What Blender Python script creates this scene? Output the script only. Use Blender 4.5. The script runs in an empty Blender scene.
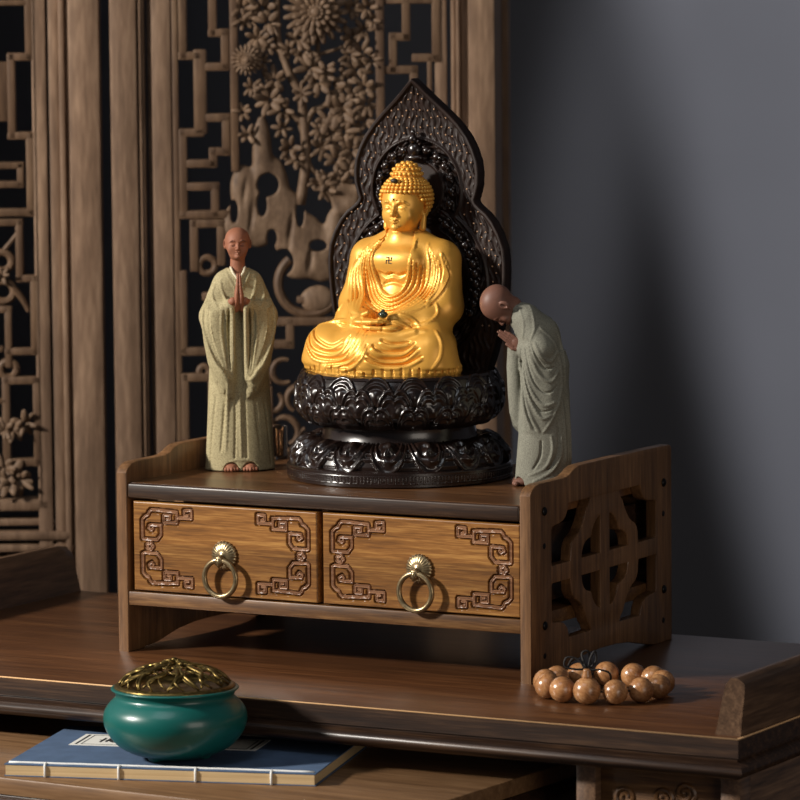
import bpy, bmesh, math, random
import numpy as np
from mathutils import Vector, Matrix
random.seed(7)
PI=math.pi
SC=bpy.context.scene
COL=SC.collection
# ------------------------------------------------------------------ camera numbers
FPX=4564.2; YAW=-.507; PIT=.1023; ROL=-.009
CP=np.array([2.4165,-3.7725,.7065])
FW=np.array([math.sin(YAW)*math.cos(PIT),math.cos(YAW)*math.cos(PIT),-math.sin(PIT)])
R0=np.array([math.cos(YAW),-math.sin(YAW),0.]);U0=np.cross(R0,FW)
RR=R0*math.cos(ROL)+U0*math.sin(ROL);UU=-R0*math.sin(ROL)+U0*math.cos(ROL)
FH=np.array([math.sin(YAW),math.cos(YAW),0.])
VROT=-YAW
SCR_D=5.15                       # distance of the screen's plane
SO=CP+FH*SCR_D; SO[2]=0          # a point of that plane
def scr(px,py,d=SCR_D):
    "where a sight line meets the upright plane of the folding screen -> (along, height)"
    r=FW+RR*(px-400)/FPX-UU*(py-400)/FPX
    t=d/(r@FH); q=CP+r*t
    return float((q-SO)@R0),float(q[2])
# ------------------------------------------------------------------ helpers
def link(o,parent=None):
    COL.objects.link(o)
    if parent is not None:o.parent=parent
    return o
def tag(o,label=None,cat=None,group=None,kind=None):
    if label:o['label']=label
    if cat:o['category']=cat
    if group:o['group']=group
    if kind:o['kind']=kind
    return o
def empty(name,loc=(0,0,0),rz=0,label=None,cat=None,group=None):
    o=bpy.data.objects.new(name,None);o.empty_display_size=.02;link(o)
    o.location=loc;o.rotation_euler=(0,0,rz);tag(o,label,cat,group);return o
def meshobj(name,me,mat,parent=None,smooth=False,loc=None,rot=None,angle=None):
    o=bpy.data.objects.new(name,me);link(o,parent)
    me.name=name
    if mat:
        me.materials.clear();me.materials.append(mat)
    if smooth or angle:
        me.polygons.foreach_set('use_smooth',[True]*len(me.polygons))
        if angle:
            try:me.set_sharp_from_angle(angle=math.radians(angle))
            except Exception:pass
    if loc is not None:o.location=loc
    if rot is not None:o.rotation_euler=rot
    return o
def bmobj(name,bm,mat,parent=None,smooth=False,loc=None,rot=None,angle=None,norm=True):
    if norm:bmesh.ops.recalc_face_normals(bm,faces=bm.faces[:])
    me=bpy.data.meshes.new(name);bm.to_mesh(me);bm.free()
    return meshobj(name,me,mat,parent,smooth,loc,rot,angle)
def box(bm,x0,x1,y0,y1,z0,z1,bev=0,M=None,seg=2):
    r=bmesh.ops.create_cube(bm,size=1)
    vs=r['verts']
    bmesh.ops.scale(bm,vec=(x1-x0,y1-y0,z1-z0),verts=vs)
    bmesh.ops.translate(bm,vec=((x0+x1)/2,(y0+y1)/2,(z0+z1)/2),verts=vs)
    if bev:
        es=list({e for v in vs for e in v.link_edges})
        g=bmesh.ops.bevel(bm,geom=es,offset=bev,segments=seg,affect='EDGES',profile=.5)
        vs=list({v for f in g['faces'] for v in f.verts}|{v for v in vs if v.is_valid})
    if M is not None:bmesh.ops.transform(bm,matrix=M,verts=vs)
    return vs
def lathe(bm,prof,n=48,c=(0,0,0),rfun=None,sy=1,caps=True):
    rings=[]
    for k,(r,z) in enumerate(prof):
        ring=[]
        for i in range(n):
            a=2*PI*i/n
            q=r if rfun is None else r*rfun(a,k)
            ring.append(bm.verts.new((c[0]+q*math.cos(a),c[1]+q*sy*math.sin(a),c[2]+z)))
        rings.append(ring)
    for a,b in zip(rings,rings[1:]):
        for i in range(n):
            j=(i+1)%n
            bm.faces.new((a[i],a[j],b[j],b[i]))
    if caps:
        for ring in (rings[0],rings[-1]):
            bm.faces.new(ring)
def catmull(pts,n,closed=False):
    P=np.array(pts,float);m=len(P)
    if m==2 and not closed:
        t=np.linspace(0,1,n)[:,None];return P[0]*(1-t)+P[1]*t
    out=[];segs=m if closed else m-1
    for u in np.linspace(0,segs,n,endpoint=not closed):
        i=min(int(u),segs-1);t=u-i
        if closed:a,b,c,d=P[(i-1)%m],P[i%m],P[(i+1)%m],P[(i+2)%m]
        else:a,b,c,d=P[max(i-1,0)],P[i],P[i+1],P[min(i+2,m-1)]
        out.append(.5*((2*b)+(-a+c)*t+(2*a-5*b+4*c-d)*t*t+(-a+3*b-3*c+d)*t**3))
    return np.array(out)
def tube(bm,pts,r,n=8,closed=False,caps=True):
    "a round tube along points; r a number or one radius per point"
    P=[Vector(p) for p in pts];m=len(P)
    rs=[r]*m if not hasattr(r,'__len__') else list(r)
    rings=[];prev=None
    for i in range(m):
        if closed:t=(P[(i+1)%m]-P[(i-1)%m])
        else:t=P[min(i+1,m-1)]-P[max(i-1,0)]
        t.normalize()
        if prev is None:
            nrm=t.orthogonal().normalized()
        else:
            nrm=(prev-t*prev.dot(t))
            nrm=nrm.normalized() if nrm.length>1e-6 else t.orthogonal().normalized()
        prev=nrm;bi=t.cross(nrm)
        rings.append([bm.verts.new(P[i]+(nrm*math.cos(2*PI*k/n)+bi*math.sin(2*PI*k/n))*rs[i]) for k in range(n)])
    prs=list(zip(rings,rings[1:]))
    for a,b in prs:
        for k in range(n):
            j=(k+1)%n;bm.faces.new((a[k],a[j],b[j],b[k]))
    if closed:
        a,b=rings[-1],rings[0]
        off=min(range(n),key=lambda s:sum((a[k].co-b[(k+s)%n].co).length for k in range(n)))
        for k in range(n):
            j=(k+1)%n;bm.faces.new((a[k],a[j],b[(j+off)%n],b[(k+off)%n]))
    elif caps:
        bm.faces.new(rings[0]);bm.faces.new(rings[-1])
def ball(bm,c,r,rot=None,sub=2):
    if not hasattr(r,'__len__'):r=(r,r,r)
    g=bmesh.ops.create_icosphere(bm,subdivisions=sub,radius=1)
    M=Matrix.Translation(c)@(rot.to_4x4() if rot is not None else Matrix.Identity(4))@Matrix.Diagonal((r[0],r[1],r[2],1))
    bmesh.ops.transform(bm,matrix=M,verts=g['verts'])
def sweep_profile(bm,path,prof,closed_prof=True):
    "path: list of (point, out_vector) ; prof: list of (out, up)"
    rings=[]
    for p,o in path:
        rings.append([bm.verts.new((p[0]+o[0]*a,p[1]+o[1]*a,p[2]+b)) for a,b in prof])
    n=len(prof)
    for a,b in zip(rings,rings[1:]):
        for k in range(n if closed_prof else n-1):
            j=(k+1)%n;bm.faces.new((a[k],a[j],b[j],b[k]))
    bm.faces.new(rings[0]);bm.faces.new(rings[-1])
def plate(name,polys,t,mat,parent,bev=.0006,remap=None,angle=30):
    "flat plate with holes: even-odd filled outlines given thickness t"
    cu=bpy.data.curves.new(name,'CURVE');cu.dimensions='2D';cu.fill_mode='BOTH'
    cu.extrude=t/2-bev;cu.bevel_depth=bev;cu.bevel_resolution=2;cu.offset=-bev
    for pl in polys:
        s=cu.splines.new('POLY');s.points.add(len(pl)-1)
        for i,(x,y) in enumerate(pl):s.points[i].co=(x,y,0,1)
        s.use_cyclic_u=True
    tmp=bpy.data.objects.new('tmp',cu);COL.objects.link(tmp)
    dg=bpy.context.evaluated_depsgraph_get();dg.update()
    me=bpy.data.meshes.new_from_object(tmp.evaluated_get(dg))
    bpy.data.objects.remove(tmp);bpy.data.curves.remove(cu)
    if remap:
        for v in me.vertices:v.co=remap(v.co)
    bm=bmesh.new();bm.from_mesh(me);bmesh.ops.remove_doubles(bm,verts=bm.verts[:],dist=1e-5)
    return bmobj(name,bm,mat,parent,angle=angle)
# ------------------------------------------------------------------ signed distance sculpting (millimetres)
class Vol:
    def __init__(s,lo,hi,h):
        s.h=h;s.lo=np.array(lo,np.float32)
        s.ax=[np.arange(lo[i],hi[i]+h,h,dtype=np.float32) for i in range(3)]
        s.F=np.full([len(a) for a in s.ax],50,np.float32)
    def sl(s,lo,hi):
        r=[]
        for i in range(3):
            a=int(max(0,math.floor((lo[i]-s.lo[i])/s.h)));b=int(min(len(s.ax[i]),math.ceil((hi[i]-s.lo[i])/s.h)+1))
            r.append(slice(a,max(b,a)))
        return tuple(r)
    def put(s,fn,lo,hi,k=0,sub=False):
        m=k+2*s.h+getattr(s,'mg',0)
        sl=s.sl([a-m for a in lo],[a+m for a in hi])
        if any(q.stop<=q.start for q in sl):return
        X=s.ax[0][sl[0]][:,None,None];Y=s.ax[1][sl[1]][None,:,None];Z=s.ax[2][sl[2]][None,None,:]
        d=fn(X,Y,Z).astype(np.float32);A=s.F[sl]
        if sub:
            if k>0:
                h=np.maximum(k-np.abs(-A-d),0)/k;s.F[sl]=-(np.minimum(-A,d)-h*h*k/4)
            else:s.F[sl]=np.maximum(A,-d)
        else:
            if k>0:
                h=np.maximum(k-np.abs(A-d),0)/k;s.F[sl]=np.minimum(A,d)-h*h*k/4
            else:s.F[sl]=np.minimum(A,d)
    def ell(s,c,r,k=0,sub=False,rx=0,ry=0,rz=0):
        M=np.array((Matrix.Rotation(math.radians(rz),3,'Z')@Matrix.Rotation(math.radians(ry),3,'Y')@Matrix.Rotation(math.radians(rx),3,'X')).transposed())
        R=max(r) if (rx or ry or rz) else None
        rr=[R]*3 if R else r
        def f(X,Y,Z):
            x,y,z=X-c[0],Y-c[1],Z-c[2]
            a=(M[0,0]*x+M[0,1]*y+M[0,2]*z)/r[0];b=(M[1,0]*x+M[1,1]*y+M[1,2]*z)/r[1];g=(M[2,0]*x+M[2,1]*y+M[2,2]*z)/r[2]
            k0=np.sqrt(a*a+b*b+g*g);k1=np.sqrt((a/r[0])**2+(b/r[1])**2+(g/r[2])**2)+1e-6
            return k0*(k0-1)/k1
        s.put(f,[c[i]-rr[i] for i in range(3)],[c[i]+rr[i] for i in range(3)],k,sub)
    def cone(s,a,b,ra,rb,k=0,sub=False):
        a=np.array(a,float);b=np.array(b,float);d=b-a;L=float(d@d)+1e-9;R=max(ra,rb)
        def f(X,Y,Z):
            t=np.clip(((X-a[0])*d[0]+(Y-a[1])*d[1]+(Z-a[2])*d[2])/L,0,1)
            return np.sqrt((X-a[0]-t*d[0])**2+(Y-a[1]-t*d[1])**2+(Z-a[2]-t*d[2])**2)-(ra+t*(rb-ra))
        s.put(f,np.minimum(a,b)-R,np.maximum(a,b)+R,k,sub)
    def chain(s,pts,rs,k=0,sub=False):
        if not hasattr(rs,'__len__'):rs=[rs]*len(pts)
        for i in range(len(pts)-1):s.cone(pts[i],pts[i+1],rs[i],rs[i+1],k,sub)
    def cyl(s,rows,k=0,sub=False,e=2.0):
        "stack of ellipses: rows of (z, cx, cy, a, b)"
        R=np.array(rows,float);z0,z1=R[0,0],R[-1,0]
        zz=R[:,0];a_=R[:,3].max();b_=R[:,4].max()
        def f(X,Y,Z):
            z=np.clip(Z,z0,z1)
            cx=np.interp(z,zz,R[:,1]);cy=np.interp(z,zz,R[:,2]);a=np.interp(z,zz,R[:,3]);b=np.interp(z,zz,R[:,4])
            q=(np.abs((X-cx)/a)**e+np.abs((Y-cy)/b)**e)**(1/e)
            d=(q-1)*np.minimum(a,b)
            v=np.abs(Z-(z0+z1)/2)-(z1-z0)/2
            return np.where((d>0)&(v>0),np.sqrt(np.maximum(d,0)**2+np.maximum(v,0)**2),np.maximum(d,v))
        lo=[(R[:,1]-R[:,3]).min(),(R[:,2]-R[:,4]).min(),z0];hi=[(R[:,1]+R[:,3]).max(),(R[:,2]+R[:,4]).max(),z1]
        s.put(f,lo,hi,k,sub)
    def front(s,x,z):
        i=int(round((x-s.lo[0])/s.h));k=int(round((z-s.lo[2])/s.h))
        i=min(max(i,0),s.F.shape[0]-1);k=min(max(k,0),s.F.shape[2]-1)
        c=np.nonzero(s.F[i,:,k]<0)[0]
        return float(s.ax[1][c[0]]) if len(c) else None
    def folds(s,curves,r=1.2,k=1.2,sub=False,n=18,off=0):
        for c in curves:
            P=catmull(c,n);q=[]
            for x,z in P:
                y=s.front(x,z)
                if y is not None:q.append([x,y,z])
            if len(q)<3:continue
            q=np.array(q);y=q[:,1].copy()
            for _ in range(6):y[1:-1]=(y[:-2]+2*y[1:-1]+y[2:])/4
            q[:,1]=y+off
            m=len(q);rs=[r*(.35+.65*math.sin(PI*(i+.5)/m)**.6) for i in range(m)]
            q[:,1]+=0 if not sub else 0
            s.chain(q,rs,k,sub)
    def mesh(s,name):
        F=s.F;S=F<0;h=s.h
        n=[a-1 for a in F.shape]
        c=np.zeros(n,np.int8)
        for i in (0,1):
            for j in (0,1):
                for k in (0,1):c+=S[i:n[0]+i,j:n[1]+j,k:n[2]+k]
        I,J,K=np.nonzero((c>0)&(c<8))
        idx=np.full(n,-1,np.int32);idx[I,J,K]=np.arange(len(I))
        acc=np.zeros((len(I),3),np.float64);cnt=np.zeros(len(I))
        cor=[(i,j,k) for i in (0,1) for j in (0,1) for k in (0,1)]
        for a in range(8):
            for ax in range(3):
                p=cor[a]
                if p[ax]:continue
                q=list(p);q[ax]=1
                f0=F[I+p[0],J+p[1],K+p[2]].astype(float);f1=F[I+q[0],J+q[1],K+q[2]].astype(float)
                m=(f0<0)!=(f1<0);t=np.where(m,f0/np.where(m,f0-f1,1),0)
                for x in range(3):acc[:,x]+=np.where(m,p[x]+(t if x==ax else 0),0)
                cnt+=m
        V=(acc/cnt[:,None]+np.stack([I,J,K],1))*h+s.lo
        Q=[]
        for ax in range(3):
            o1,o2=(ax+1)%3,(ax+2)%3
            sa=[slice(None)]*3;sb=[slice(None)]*3;sa[ax]=slice(0,-1);sb[ax]=slice(1,None)
            A=S[tuple(sa)];B=S[tuple(sb)];E=np.argwhere(A!=B)
            E=E[(E[:,o1]>0)&(E[:,o2]>0)&(E[:,o1]<n[o1])&(E[:,o2]<n[o2])]
            fl=A[E[:,0],E[:,1],E[:,2]]
            def g(d1,d2):
                e=E.copy();e[:,o1]-=d1;e[:,o2]-=d2;return idx[e[:,0],e[:,1],e[:,2]]
            q=np.stack([g(1,1),g(0,1),g(0,0),g(1,0)],1)
            q[~fl]=q[~fl][:,::-1];Q.append(q)
        Q=np.concatenate(Q);Q=Q[(Q>=0).all(1)]
        return quadmesh(name,V*.001,Q)
def quadmesh(name,V,Q):
    me=bpy.data.meshes.new(name)
    me.vertices.add(len(V));me.vertices.foreach_set('co',np.asarray(V,np.float32).ravel())
    me.loops.add(Q.size);me.loops.foreach_set('vertex_index',np.asarray(Q,np.int32).ravel())
    me.polygons.add(len(Q));me.polygons.foreach_set('loop_start',np.arange(0,Q.size,4,dtype=np.int32))
    try:me.polygons.foreach_set('loop_total',np.full(len(Q),4,np.int32))
    except Exception:pass
    me.update(calc_edges=True);me.validate()
    return me
def joinmesh(name,mes):
    bm=bmesh.new()
    for m in mes:bm.from_mesh(m)
    me=bpy.data.meshes.new(name);bm.to_mesh(me);bm.free();return me
def gridmesh(name,P,closed_u=False):
    "P: (nu,nv,3)"
    nu,nv=P.shape[:2];i=np.arange(nu if closed_u else nu-1);j=np.arange(nv-1)
    I,J=np.meshgrid(i,j,indexing='ij');I2=(I+1)%nu
    Q=np.stack([I*nv+J,I2*nv+J,I2*nv+J+1,I*nv+J+1],-1).reshape(-1,4)
    return quadmesh(name,P.reshape(-1,3),Q)
# ------------------------------------------------------------------ materials
def lin(c):
    return tuple(((x/255)/12.92 if x/255<=.04045 else ((x/255+.055)/1.055)**2.4) for x in c)+(1,)
def newmat(name):
    m=bpy.data.materials.new(name);m.use_nodes=True;nt=m.node_tree
    return m,nt,nt.nodes['Principled BSDF']
def N(nt,t,**k):
    n=nt.nodes.new(t)
    for a,b in k.items():
        if a in n.inputs:n.inputs[a].default_value=b
        else:setattr(n,a,b)
    return n
def ramp(nt,stops,src):
    r=N(nt,'ShaderNodeValToRGB');e=r.color_ramp.elements
    while len(e)<len(stops):e.new(.5)
    for i,(p,c) in enumerate(stops):e[i].position=p;e[i].color=c
    nt.links.new(src,r.inputs[0]);return r.outputs[0]
def plain(name,col,rough=.5,metal=0,coat=0,noise=0,nscale=200,bump=0,spec=.5,trans=0,ior=1.45):
    m,nt,b=newmat(name);c=lin(col)
    b.inputs['Base Color'].default_value=c;b.inputs['Roughness'].default_value=rough;b.inputs['Metallic'].default_value=metal
    b.inputs['Coat Weight'].default_value=coat;b.inputs['Coat Roughness'].default_value=.15
    b.inputs['Specular IOR Level'].default_value=spec
    if trans:b.inputs['Transmission Weight'].default_value=trans;b.inputs['IOR'].default_value=ior
    if noise or bump:
        tc=N(nt,'ShaderNodeTexCoord');nz=N(nt,'ShaderNodeTexNoise',Scale=nscale,Detail=5.0)
        nt.links.new(tc.outputs['Object'],nz.inputs['Vector'])
        if noise:
            lo=tuple(x*(1-noise) for x in c[:3])+(1,);hi=tuple(min(x*(1+noise),1) for x in c[:3])+(1,)
            nt.links.new(ramp(nt,[(.3,lo),(.7,hi)],nz.outputs[0]),b.inputs['Base Color'])
        if bump:
            bp=N(nt,'ShaderNodeBump',Strength=bump,Distance=.0006);nt.links.new(nz.outputs[0],bp.inputs['Height']);nt.links.new(bp.outputs[0],b.inputs['Normal'])
    return m
def wood(name,c1,c2,c3,axis=0,rough=.35,coat=0.,bump=.25,along=4.,across=110.,strip=0.,blotch=.5,up=None,spec=.5):
    m,nt,b=newmat(name)
    tc=N(nt,'ShaderNodeTexCoord')
    sc=[across]*3;sc[axis]=along
    mp=N(nt,'ShaderNodeMapping');mp.inputs['Scale'].default_value=sc
    nt.links.new(tc.outputs['Object'],mp.inputs['Vector'])
    n1=N(nt,'ShaderNodeTexNoise',Scale=1.,Detail=6.,Roughness=.6,Distortion=.4);nt.links.new(mp.outputs[0],n1.inputs['Vector'])
    mp2=N(nt,'ShaderNodeMapping');s2=[across*3.5]*3;s2[axis]=along*5;mp2.inputs['Scale'].default_value=s2
    nt.links.new(tc.outputs['Object'],mp2.inputs['Vector'])
    n2=N(nt,'ShaderNodeTexNoise',Scale=1.,Detail=3.);nt.links.new(mp2.outputs[0],n2.inputs['Vector'])
    mx=N(nt,'ShaderNodeMix');mx.data_type='FLOAT';mx.inputs[0].default_value=.4
    nt.links.new(n1.outputs[0],mx.inputs[2]);nt.links.new(n2.outputs[0],mx.inputs[3])
    col=ramp(nt,[(.3,lin(c1)),(.5,lin(c2)),(.7,lin(c3))],mx.outputs[0])
    # broad patches of darker and lighter stain
    mp3=N(nt,'ShaderNodeMapping');s3=[9.]*3;s3[axis]=2.;mp3.inputs['Scale'].default_value=s3
    nt.links.new(tc.outputs['Object'],mp3.inputs['Vector'])
    n3=N(nt,'ShaderNodeTexNoise',Scale=1.,Detail=3.);nt.links.new(mp3.outputs[0],n3.inputs['Vector'])
    g=1-blotch
    k3=ramp(nt,[(.35,(g,g,g,1)),(.65,(1,1,1,1))],n3.outputs[0])
    mm=N(nt,'ShaderNodeMix');mm.data_type='RGBA';mm.blend_type='MULTIPLY';mm.inputs[0].default_value=1
    nt.links.new(col,mm.inputs[6]);nt.links.new(k3,mm.inputs[7]);col=mm.outputs[2]
    if strip:
        # glued strips: each a little different in tone
        sx=N(nt,'ShaderNodeSeparateXYZ');nt.links.new(tc.outputs['Object'],sx.inputs[0])
        ax=up if up is not None else (2 if axis!=2 else 1)
        dv=N(nt,'ShaderNodeMath',operation='DIVIDE');nt.links.new(sx.outputs[ax],dv.inputs[0]);dv.inputs[1].default_value=strip
        fl=N(nt,'ShaderNodeMath',operation='FLOOR');nt.links.new(dv.outputs[0],fl.inputs[0])
        wn=N(nt,'ShaderNodeTexWhiteNoise');wn.noise_dimensions='1D';nt.links.new(fl.outputs[0],wn.inputs['W'])
        ks=ramp(nt,[(0,(.72,.72,.72,1)),(1,(1,1,1,1))],wn.outputs[0])
        m2=N(nt,'ShaderNodeMix');m2.data_type='RGBA';m2.blend_type='MULTIPLY';m2.inputs[0].default_value=1
        nt.links.new(col,m2.inputs[6]);nt.links.new(ks,m2.inputs[7]);col=m2.outputs[2]
    nt.links.new(col,b.inputs['Base Color'])
    b.inputs['Roughness'].default_value=rough;b.inputs['Coat Weight'].default_value=coat;b.inputs['Coat Roughness'].default_value=.25
    b.inputs['Specular IOR Level'].default_value=spec
    bp=N(nt,'ShaderNodeBump',Strength=bump,Distance=.0005);nt.links.new(mx.outputs[0],bp.inputs['Height']);nt.links.new(bp.outputs[0],b.inputs['Normal'])
    return m
M={}
M['desk']=wood('desk_wood',(58,34,18),(94,58,33),(124,82,48),0,rough=.33,coat=.15,bump=.12,along=3,across=60,blotch=.35)
M['desk_dark']=wood('desk_edge_wood',(32,20,14),(56,37,25),(94,68,47),0,rough=.4,coat=.1,bump=.4,along=6,across=170,blotch=.4)
M['desk_side']=wood('desk_side_wood',(60,43,30),(96,71,52),(134,104,78),1,rough=.35,coat=.2,bump=.2,along=6,across=120,blotch=.4)
M['cab']=wood('cabinet_wood',(58,36,19),(104,70,38),(150,110,66),0,rough=.45,coat=.05,bump=.3,along=8,across=170,blotch=.35)
M['cab_top']=wood('cabinet_top_wood',(74,46,26),(110,72,42),(138,96,60),0,rough=.3,coat=.15,bump=.1,along=5,across=70,strip=.03,up=1,blotch=.25)
M['cab_side']=wood('cabinet_side_wood',(86,58,34),(130,92,58),(162,120,80),2,rough=.42,coat=.1,bump=.3,along=8,across=150,blotch=.35,strip=.021,up=1)
M['drawer']=wood('drawer_front_bamboo',(84,52,22),(148,98,45),(200,148,80),0,rough=.36,coat=.2,bump=.25,along=9,across=230,blotch=.3,strip=.024,up=2)
M['ribbon']=wood('carved_ribbon_wood',(100,66,42),(142,100,70),(174,132,100),0,rough=.4,coat=.1,bump=.2,along=9,across=230,blotch=.2)
M['low']=wood('low_table_wood',(88,62,40),(122,90,60),(150,116,82),0,rough=.42,bump=.2,along=5,across=110,blotch=.3)
M['edge_highlight']=plain('pale_edge_highlight',(214,172,124),rough=.4)
M['screen']=wood('screen_camphor_wood',(90,68,51),(122,96,75),(156,127,102),2,rough=.6,bump=.3,along=6,across=60,blotch=.35,spec=.3)
M['lattice']=wood('lattice_wood',(70,50,35),(98,74,54),(124,98,74),2,rough=.6,bump=.3,along=6,across=60,blotch=.3,spec=.3)
M['carving']=wood('carved_wood',(84,64,48),(116,92,71),(144,118,94),2,rough=.62,bump=.3,along=20,across=60,blotch=.3,spec=.3)
M['arm_end']=wood('arm_end_grain',(52,34,24),(84,60,44),(112,84,64),0,rough=.5,bump=.5,along=70,across=160,blotch=.3)
M['gold']=plain('gold_paint',(236,174,74),rough=.38,metal=.34,noise=.04,nscale=90,bump=.05)
M['gold_dark']=plain('tarnished_gold_mark',(48,36,20),rough=.5)
M['ebony']=plain('black_brown_lacquer',(30,19,15),rough=.27,coat=.4,noise=.35,nscale=60,bump=.15)
M['halo']=plain('dark_carved_lacquer',(34,20,14),spec=.3,rough=.48,coat=.03,noise=.35,nscale=80,bump=.15)
M['stud']=plain('worn_copper_dots',(190,150,116),rough=.5,metal=.2)
def clay(name,c,sp):
    m,nt,b=newmat(name)
    tc=N(nt,'ShaderNodeTexCoord')
    n1=N(nt,'ShaderNodeTexNoise',Scale=900.,Detail=3.);n2=N(nt,'ShaderNodeTexNoise',Scale=40.,Detail=3.)
    for n in (n1,n2):nt.links.new(tc.outputs['Object'],n.inputs['Vector'])
    a=ramp(nt,[(.36,lin(sp)),(.5,lin(c)),(.75,lin(tuple(min(255,int(x*1.1)) for x in c)))],n1.outputs[0])
    k=ramp(nt,[(.3,(.85,.85,.85,1)),(.7,(1,1,1,1))],n2.outputs[0])
    mm=N(nt,'ShaderNodeMix');mm.data_type='RGBA';mm.blend_type='MULTIPLY';mm.inputs[0].default_value=1
    nt.links.new(a,mm.inputs[6]);nt.links.new(k,mm.inputs[7]);nt.links.new(mm.outputs[2],b.inputs['Base Color'])
    b.inputs['Roughness'].default_value=.85;b.inputs['Specular IOR Level'].default_value=.25
    bp=N(nt,'ShaderNodeBump',Strength=.35,Distance=.0003);nt.links.new(n1.outputs[0],bp.inputs['Height']);nt.links.new(bp.outputs[0],b.inputs['Normal'])
    return m
M['robe_sand']=clay('sand_glaze_robe',(172,160,124),(142,130,96))
M['robe_grey']=clay('grey_sand_robe',(132,131,118),(114,112,100))
M['skin_red']=plain('terracotta_skin',(146,94,70),rough=.6,noise=.12,nscale=120,spec=.35)
M['skin_pale']=plain('dull_clay_skin',(116,80,66),rough=.5,noise=.1,nscale=120,spec=.35)
M['skin_mark']=plain('painted_face_line',(50,28,22),rough=.7)
M['collar']=plain('cream_inner_collar',(214,204,176),rough=.8)
M['bronze']=plain('antique_bronze',(150,132,100),rough=.32,metal=.85,noise=.3,nscale=300,bump=.1)
M['bolt']=plain('blackened_bolt',(22,20,20),rough=.35,metal=.6)
M['teal']=plain('teal_ceramic_glaze',(14,90,84),rough=.34,coat=.25,noise=.08,nscale=30)
M['brass']=plain('antique_brass',(112,94,52),rough=.34,metal=.85,noise=.6,nscale=260,bump=.2)
M['soot']=plain('sooty_inside',(14,12,10),rough=.8)
M['book']=plain('blue_cloth_cover',(76,96,124),rough=.9,noise=.12,nscale=60,bump=.2,spec=.3)
M['pages']=wood('page_edges',(176,146,104),(204,176,132),(222,198,156),0,rough=.85,bump=.3,along=2,across=900,blotch=.1,spec=.2)
M['thread']=plain('white_thread',(226,226,222),rough=.7)
M['label']=plain('paper_title_slip',(222,220,212),rough=.8)
M['ink']=plain('black_ink',(24,22,22),rough=.7)
M['seal']=plain('faded_red_seal',(190,160,150),rough=.8)
M['bead']=wood('olive_wood_beads',(124,80,46),(182,128,82),(214,164,114),1,rough=.25,coat=.5,bump=.05,along=40,across=160,blotch=.35)
M['cord']=plain('black_cord',(20,15,13),rough=.7)
M['jewel']=plain('dark_green_jewel',(50,58,44),rough=.2,coat=.5)
M['glass']=plain('clear_glass',(235,235,230),rough=.05,trans=1,ior=1.45)
M['stick']=plain('incense_stick',(150,104,66),rough=.8)
M['wall']=plain('grey_blue_plaster',(84,84,89),rough=.9,noise=.05,nscale=3,spec=.2)
M['floor']=wood('floor_boards',(40,34,30),(56,48,42),(70,60,52),0,rough=.5,strip=.12,up=1)
# ------------------------------------------------------------------ room
def vplane(d,off,name,w0,w1,z0,z1,th=.1,mat=None):
    "upright wall facing the camera side"
    bm=bmesh.new();box(bm,w0,w1,0,th,z0,z1)
    o=bmobj(name,bm,mat or M['wall']);q=CP+FH*d
    o.location=(q[0],q[1],0);o.rotation_euler=(0,0,VROT);o['kind']='structure';return o
FLOORZ=-.80
vplane(6.5,0,'wall_back',-2.6,2.6,FLOORZ,2.0)
vplane(5.2,0,'key_block_wall',-3.2,-.56,FLOORZ,2.0)  # unseen partition added to keep the left key light off the back wall
bm=bmesh.new();box(bm,-3.5,4.5,-5,4.5,FLOORZ-.05,FLOORZ);tag(bmobj('floor',bm,M['floor']),kind='structure')
# ------------------------------------------------------------------ desk
DX0,DX1,DY0,DY1=-.285,.7553,-.178,.337
desk=empty('altar_desk',(0.235,.08,FLOORZ),0,'long dark brown altar desk with upturned ends, carrying the small cabinet and the beads','desk')
DO=Vector((-.235,-.08,-FLOORZ))      # world -> desk local
def dobj(name,bm,mat,**k):
    return bmobj(name,bm,mat,desk,loc=DO,**k)
bm=bmesh.new();box(bm,DX0,DX1,DY0,DY1,-.018,0,bev=.0012);dobj('desk_top',bm,M['desk'],angle=40)
# moulded edge running round the top
prof=[(-.006,-.0185),(-.001,-.0185),(.000,-.021),(.003,-.0225),(.0065,-.0245),(.0080,-.029),(.0065,-.034),(.001,-.0365),(-.012,-.038),(-.03,-.038),(-.03,-.0185)]
path=[((DX0,DY1,0),(-1,1)),((DX0,DY0,0),(-1,-1)),((DX1,DY0,0),(1,-1)),((DX1,DY1,0),(1,1))]
bm=bmesh.new();sweep_profile(bm,path,prof);dobj('edge_moulding',bm,M['desk_dark'],angle=50)
bm=bmesh.new();tube(bm,[(DX0-.0002,DY1,-.0007),(DX0-.0002,DY0-.0002,-.0007)],.0008,6);tube(bm,[(DX0-.0002,DY0-.0002,-.0007),(DX1+.0002,DY0-.0002,-.0007)],.0008,6);tube(bm,[(DX1+.0002,DY0-.0002,-.0007),(DX1+.0002,DY1,-.0007)],.0008,6);dobj('edge_highlight_line',bm,M['edge_highlight'],smooth=True)  # pale tube paints in the bright highlight line along the worn top edge
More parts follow.
